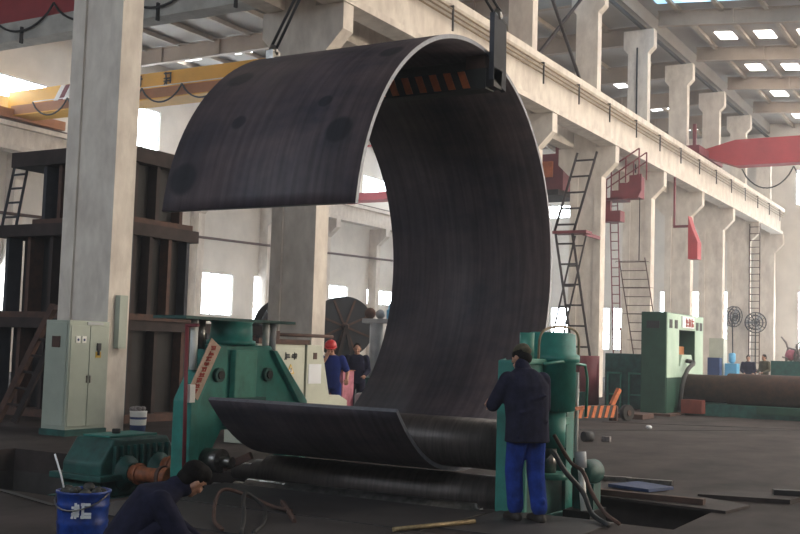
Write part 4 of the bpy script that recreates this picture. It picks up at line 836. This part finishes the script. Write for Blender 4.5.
MB().prism([(-13.3, 7.3), (-12.2, 7.3), (-12.05, 7.6), (-12.05, 8.2), (-12.2, 8.2)], 1, 38.3, 38.36, 'redd').build('stringer', sr)
RL = (MB(), MB())
for (a, za, b_, zb) in ((-13.7, 8.2, -12.15, 9.15), (-13.7, 7.85, -12.15, 8.8)): RL[0].beam((a, 38.3, za), (b_, 38.3, zb), .045, .045, 'redd'); RL[1].beam((a, 39.2, za), (b_, 39.2, zb), .04, .04, 'redd')
for x, z0, z1 in ((-13.7, 7.3, 8.2), (-13.2, 7.5, 8.5), (-12.65, 7.9, 8.85), (-12.15, 8.1, 9.15)): RL[0].box(x-.022, x+.022, 38.28, 38.32, z0, z1, 'redd'); RL[1].box(x-.022, x+.022, 39.18, 39.22, z0, z1, 'redd')
for q in RL: q.build('railing', sr)
MB().box(-13.8, -12.9, 38.5, 39.0, 6.5, 6.9, 'redd').box(-13.5, -13.3, 38.5, 38.7, 6.9, 7.3, 'redd').build('support_bracket', sr)
MB().beam((-12.1, 38.3, 5.0), (-12.1, 38.3, 7.3), .03, .03, 'rustd').build('hanging_rod', sr)
tag(MB().prism([(-12.25, 5.6), (-11.85, 5.6), (-11.85, 6.3), (-12.1, 6.9), (-12.25, 7.4)], 1, 44.6, 45.2, 'red').box(-12.95, -12.88, 44.85, 44.95, 7.0, 9.12, 'redd').box(-12.95, -12.15, 44.85, 44.95, 6.95, 7.05, 'redd').build('hanging_hood', loc=(-11, 45, 5.2)), 'small red hood hanging on a rod from the girder above the press', 'hood')
sr.location.x += SX
# ---------------------------------------------------------------- second machine
p2 = thing('plate_rolling_machine', 'tall green press-like rolling machine with a red-lettered sign and long brown roll', 'rolling machine', (-8.6, 30, 0))
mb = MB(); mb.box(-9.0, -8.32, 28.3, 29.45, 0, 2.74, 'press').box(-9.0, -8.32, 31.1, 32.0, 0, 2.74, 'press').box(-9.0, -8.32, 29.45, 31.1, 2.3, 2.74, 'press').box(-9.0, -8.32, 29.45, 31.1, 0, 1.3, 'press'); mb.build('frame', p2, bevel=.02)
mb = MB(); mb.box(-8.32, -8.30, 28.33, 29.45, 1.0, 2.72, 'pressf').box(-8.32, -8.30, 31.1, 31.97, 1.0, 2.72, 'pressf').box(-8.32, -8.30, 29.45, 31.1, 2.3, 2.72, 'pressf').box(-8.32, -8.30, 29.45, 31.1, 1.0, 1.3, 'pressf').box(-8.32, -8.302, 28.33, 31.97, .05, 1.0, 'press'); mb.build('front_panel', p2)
for i, y in enumerate((28.65, 29.15, 31.3, 31.7)): MB().box(-8.30, -8.29, y-.13, y+.13, 2.32, 2.55, 'ink').build('vent', p2)
MB().box(-8.85, -8.5, 28.28, 28.3, 2.3, 2.5, 'ink').build('vent', p2)
sg = MB(); sg.box(-8.30, -8.26, 29.65, 30.85, 2.36, 2.68, 'paper')
for i in range(3): glyph(sg, (-8.255, 29.98+.28*i, 2.4), (0, 1, 0), (0, 0, 1), .22, .23, 'rink', 70+i, th=.18, nrm=(1, 0, 0))
sg.build('sign', p2)
MB().box(-8.75, -8.6, 29.5, 31.05, 1.35, 1.85, 'ochre').build('inner_slide', p2); MB().prism([(29.6, 1.3), (30.95, 1.3), (30.75, 1.62), (29.8, 1.62)], 0, -8.45, -8.31, 'pressf').build('bearing', p2)
MB().box(-9.4, -8.1, 28.0, 32.2, -.0, .06, 'rust').build('base_plate', p2)
MB().tube(crv([(-8.27, 30.1, 1.45), (-8.1, 30.2, 1.4), (-8.1, 29.6, 1.2), (-8.15, 29.3, .8), (-8.2, 29.2, .1)]), .06, 'cable').build('hose', p2)
MB().lathe((-8.3, 30.0, .73), [(.36, 0), (.36, 1.2), (.42, 1.22), (.42, 9.5), (.36, 9.52), (.36, 11)], 'rust', n=32, axis=(1, 0, 0)).build('roll', p2)
MB().lathe((-8.3, 30.75, .5), [(.25, 0), (.25, 11)], 'rustd', n=20, axis=(1, 0, 0)).build('side_roll', p2)
MB().box(-8.3, 2.7, 29.4, 30.6, 0, .32, 'greend').box(-6.2, 2.0, 29.3, 29.4, .12, .32, 'press').build('bed', p2)
MB().box(-8.1, -7.55, 29.0, 29.38, .06, .42, 'hazr').build('red_guard', p2)
MB().box(2.7, 3.5, 28.6, 31.6, 0, 2.2, 'press').build('end_frame', p2)
# pieces left of it
eg = thing('drive_housing', 'low dark green housing left of the green press', 'housing', (-9.8, 31.5, 0))
MB().box(-10.95, -9.1, 31, 33, 0, 1.6, 'greend').build('body', eg, bevel=.02)
for a in (-10.85, -10.2): 
    mb = MB(); mb.box(a, a+.05, 30.9, 30.96, 0, 1.05, 'greenl').box(a+.40, a+.45, 30.9, 30.96, 0, 1.05, 'greenl').box(a, a+.45, 30.9, 30.96, 1.0, 1.05, 'greenl').box(a, a+.45, 30.9, 30.96, .38, .42, 'greenl'); mb.build('guard_rail', eg)
ct = thing('ribbed_tank', 'dark maroon ribbed steel tank behind the hazard-striped barrier', 'tank', (-11.3, 30.7, 0))
for i in range(3): MB().cyl((-12.5+.58*i, 30.7, 0), (-12.5+.58*i, 30.7, 1.5), .31, 'redd', n=20).build('segment', ct)
tag(MB().box(-12.6, -11.2, 29.5, 30.2, 0, .45, 'greend').build('machine_base', loc=(-11.3, 30, 0)), 'low dark green base before the ribbed tank', 'base')
hbz = thing('hazard_barrier', 'orange and black hazard-striped barrier right of the rolling machine', 'barrier', (-8.9, 24.3, 0))
ba, bb_ = Vector((-9.15, 23.6, .22)), Vector((-8.55, 25.0, .22)); MB().beam(ba, bb_, .08, .30, 'hazb').build('board', hbz)
dvx = (bb_-ba).normalized(); nx = Vector((dvx.y, -dvx.x, 0)); stp = MB(); L_ = (bb_-ba).length
for i in range(7):
    s0 = ba+dvx*(L_*i/7)+nx*.042; stp.add([s0-Z*.14, s0+dvx*.1-Z*.14, s0+dvx*.2+Z*.14, s0+dvx*.1+Z*.14, s0-Z*.14+nx*.01, s0+dvx*.1-Z*.14+nx*.01, s0+dvx*.2+Z*.14+nx*.01, s0+dvx*.1+Z*.14+nx*.01], [(3, 2, 1, 0), (4, 5, 6, 7), (0, 1, 5, 4), (1, 2, 6, 5), (2, 3, 7, 6), (3, 0, 4, 7)], 'hazo')
stp.build('hazard_stripe', hbz)
for q in (ba, bb_): MB().box(q.x-.05, q.x+.05, q.y-.05, q.y+.05, 0, .35, 'rust').build('foot', hbz)
tag(MB().beam((-8.62, 24.9, .35), (-8.5, 25.1, .75), .1, .1, 'hazo').cyl((-8.62, 24.9, 0), (-8.62, 24.9, .4), .05, 'rust').build('barrier_arm', loc=(-8.4, 24.9, 0)), 'orange arm raised at the right end of the hazard barrier', 'barrier arm')
tag(MB().cyl((-8.42, 25.3, .19), (-8.3, 25.25, .19), .19, 'dark', n=24).cyl((-8.31, 25.26, .19), (-8.28, 25.25, .19), .07, 'rust').build('wheel', loc=(-8, 24.9, 0)), 'dark round wheel standing right of the hazard barrier', 'wheel')
tag(MB().box(-8.95, -8.2, 26.0, 26.9, 0.0, .12, 'rust').build('timber', loc=(-8.6, 26.4, 0)), 'brown timber lying in front of the green press', 'timber')
tag(MB().cyl((-6.95, 18.6, .09), (-6.85, 18.75, .09), .09, 'ink').build('round_tin', loc=(-6.9, 18.7, 0)), 'black tin lying on the open floor right of the machine', 'tin')
tag(MB().box(-6.7, -6.55, 18.85, 18.95, 0, .1, 'rag').build('floor_stone', loc=(-6.6, 18.9, 0)), 'small grey stone beside the black tin', 'stone')
tag(MB().ball((-7.05, 22.8, .05), .07, 'paper', n=8, sc=(1, 1, .6)).build('paper_scrap', loc=(-7, 22.8, 0)), 'tiny pale scrap on the floor by the dark cable', 'scrap')
# far right things
wc = thing('water_cooler', 'light blue water cooler against the far end of the hall', 'water cooler', (-9.85, 42.3, 0))
MB().box(-10.1, -9.65, 42.1, 42.6, 0, 1.35, 'lblue').build('cabinet', wc, bevel=.02); MB().lathe((-9.88, 42.35, 1.35), [(.06, 0), (.13, .08), (.13, .36), (.08, .4)], 'lblue').build('bottle', wc)
tag(MB().box(-10.75, -10.2, 42.3, 42.9, 0, 2.3, 'cabl').build('locker', loc=(-10.5, 42.6, 0)), 'tall beige locker behind the blue water cooler', 'locker')
tag(MB().box(-10.6, -10.15, 41.5, 41.9, 0, 1.55, 'bluem').build('tool_cabinet', loc=(-10.4, 41.7, 0)), 'dark blue tool cabinet left of the water cooler', 'cabinet')
tag(MB().box(-8.7, -5.0, 43.6, 44.2, 0, 1.5, 'greend').build('workbench', loc=(-7, 44, 0)), 'long dark green workbench at the far right', 'workbench')
for (x, y, z, ax, lab) in ((-14.0, 60.3, 3.8, (.9, -.5, -.1), 'wall fan seen nearly edge-on left of the round fan'), (-12.9, 60.6, 3.5, (.3, -1, 0), 'round industrial fan facing the hall near the last columns')):
    t = thing('industrial_fan', lab, 'fan', (x, y, 0)); a = Vector(ax).normalized(); c = Vector((x, y, z))
    ring = MB(); s1 = a.cross(Z).normalized(); s2 = s1.cross(a)
    for rr in (.55, .38, .2):
        for o_ in (-.12, .12): ring.tube([c+a*o_*(1-rr*.3)+s1*rr*math.cos(q)+s2*rr*math.sin(q) for q in [2*PI*j/24 for j in range(25)]], .025, 'rustb', n=5)
    for j in range(12): q = 2*PI*j/12; ring.tube([c+a*.14, c+a*.12+(s1*math.cos(q)+s2*math.sin(q))*.55, c-a*.12+(s1*math.cos(q)+s2*math.sin(q))*.55, c-a*.14], .014, 'rustb', n=4)
    ring.build('guard', t); bl = MB()
    for j in range(3):
        q = 2*PI*j/3; d = s1*math.cos(q)+s2*math.sin(q); e = a.cross(d); bl.add([c+d*.05-e*.05, c+d*.48-e*.16+a*.05, c+d*.5+e*.12-a*.05, c+d*.05+e*.05, c+d*.05-e*.05+a*.02, c+d*.48-e*.16+a*.07, c+d*.5+e*.12-a*.03, c+d*.05+e*.05+a*.02], [(0, 1, 2, 3), (7, 6, 5, 4), (0, 4, 5, 1), (1, 5, 6, 2), (2, 6, 7, 3), (3, 7, 4, 0)], 'tank')
    bl.build('blades', t); MB().cyl(c-a*.25, c+a*.1, .09, 'dark').build('motor', t)
    MB().cyl((x, y, 0), c-a*.1, .035, 'dark', n=8).build('post', t); MB().box(x-.3, x+.3, y-.3, y+.3, 0, .05, 'dark').build('base', t)
# heap of hoses and rags on the far bench
hp = thing('scrap_heap', 'tangled grey heap of wire and wrapped parts on the far right workbench', 'scrap heap', (-7.0, 43.9, 1.5)); rnd = random.Random(5)
hm_ = MB()
for i in range(26):
    a = Vector((rnd.uniform(-8.2, -6.2), rnd.uniform(43.7, 44.1), 1.52)); p = [a]
    for j in range(4): p.append(p[-1]+Vector((rnd.uniform(-.3, .3), rnd.uniform(-.1, .1), rnd.uniform(.0, .28))))
    hm_.tube(p, [.06, .05, .045, .04, .03], 'rag', n=6)
hm_.build('wire_tangle', hp)
for i, (x, k) in enumerate(((-8.0, 'pink'), (-7.3, 'rag'), (-6.9, 'paper'), (-6.5, 'lblue'))): MB().ball((x, 43.85, 1.74), .22, k, n=10, sc=(1, .8, 1)).build('wrapped_part', hp)
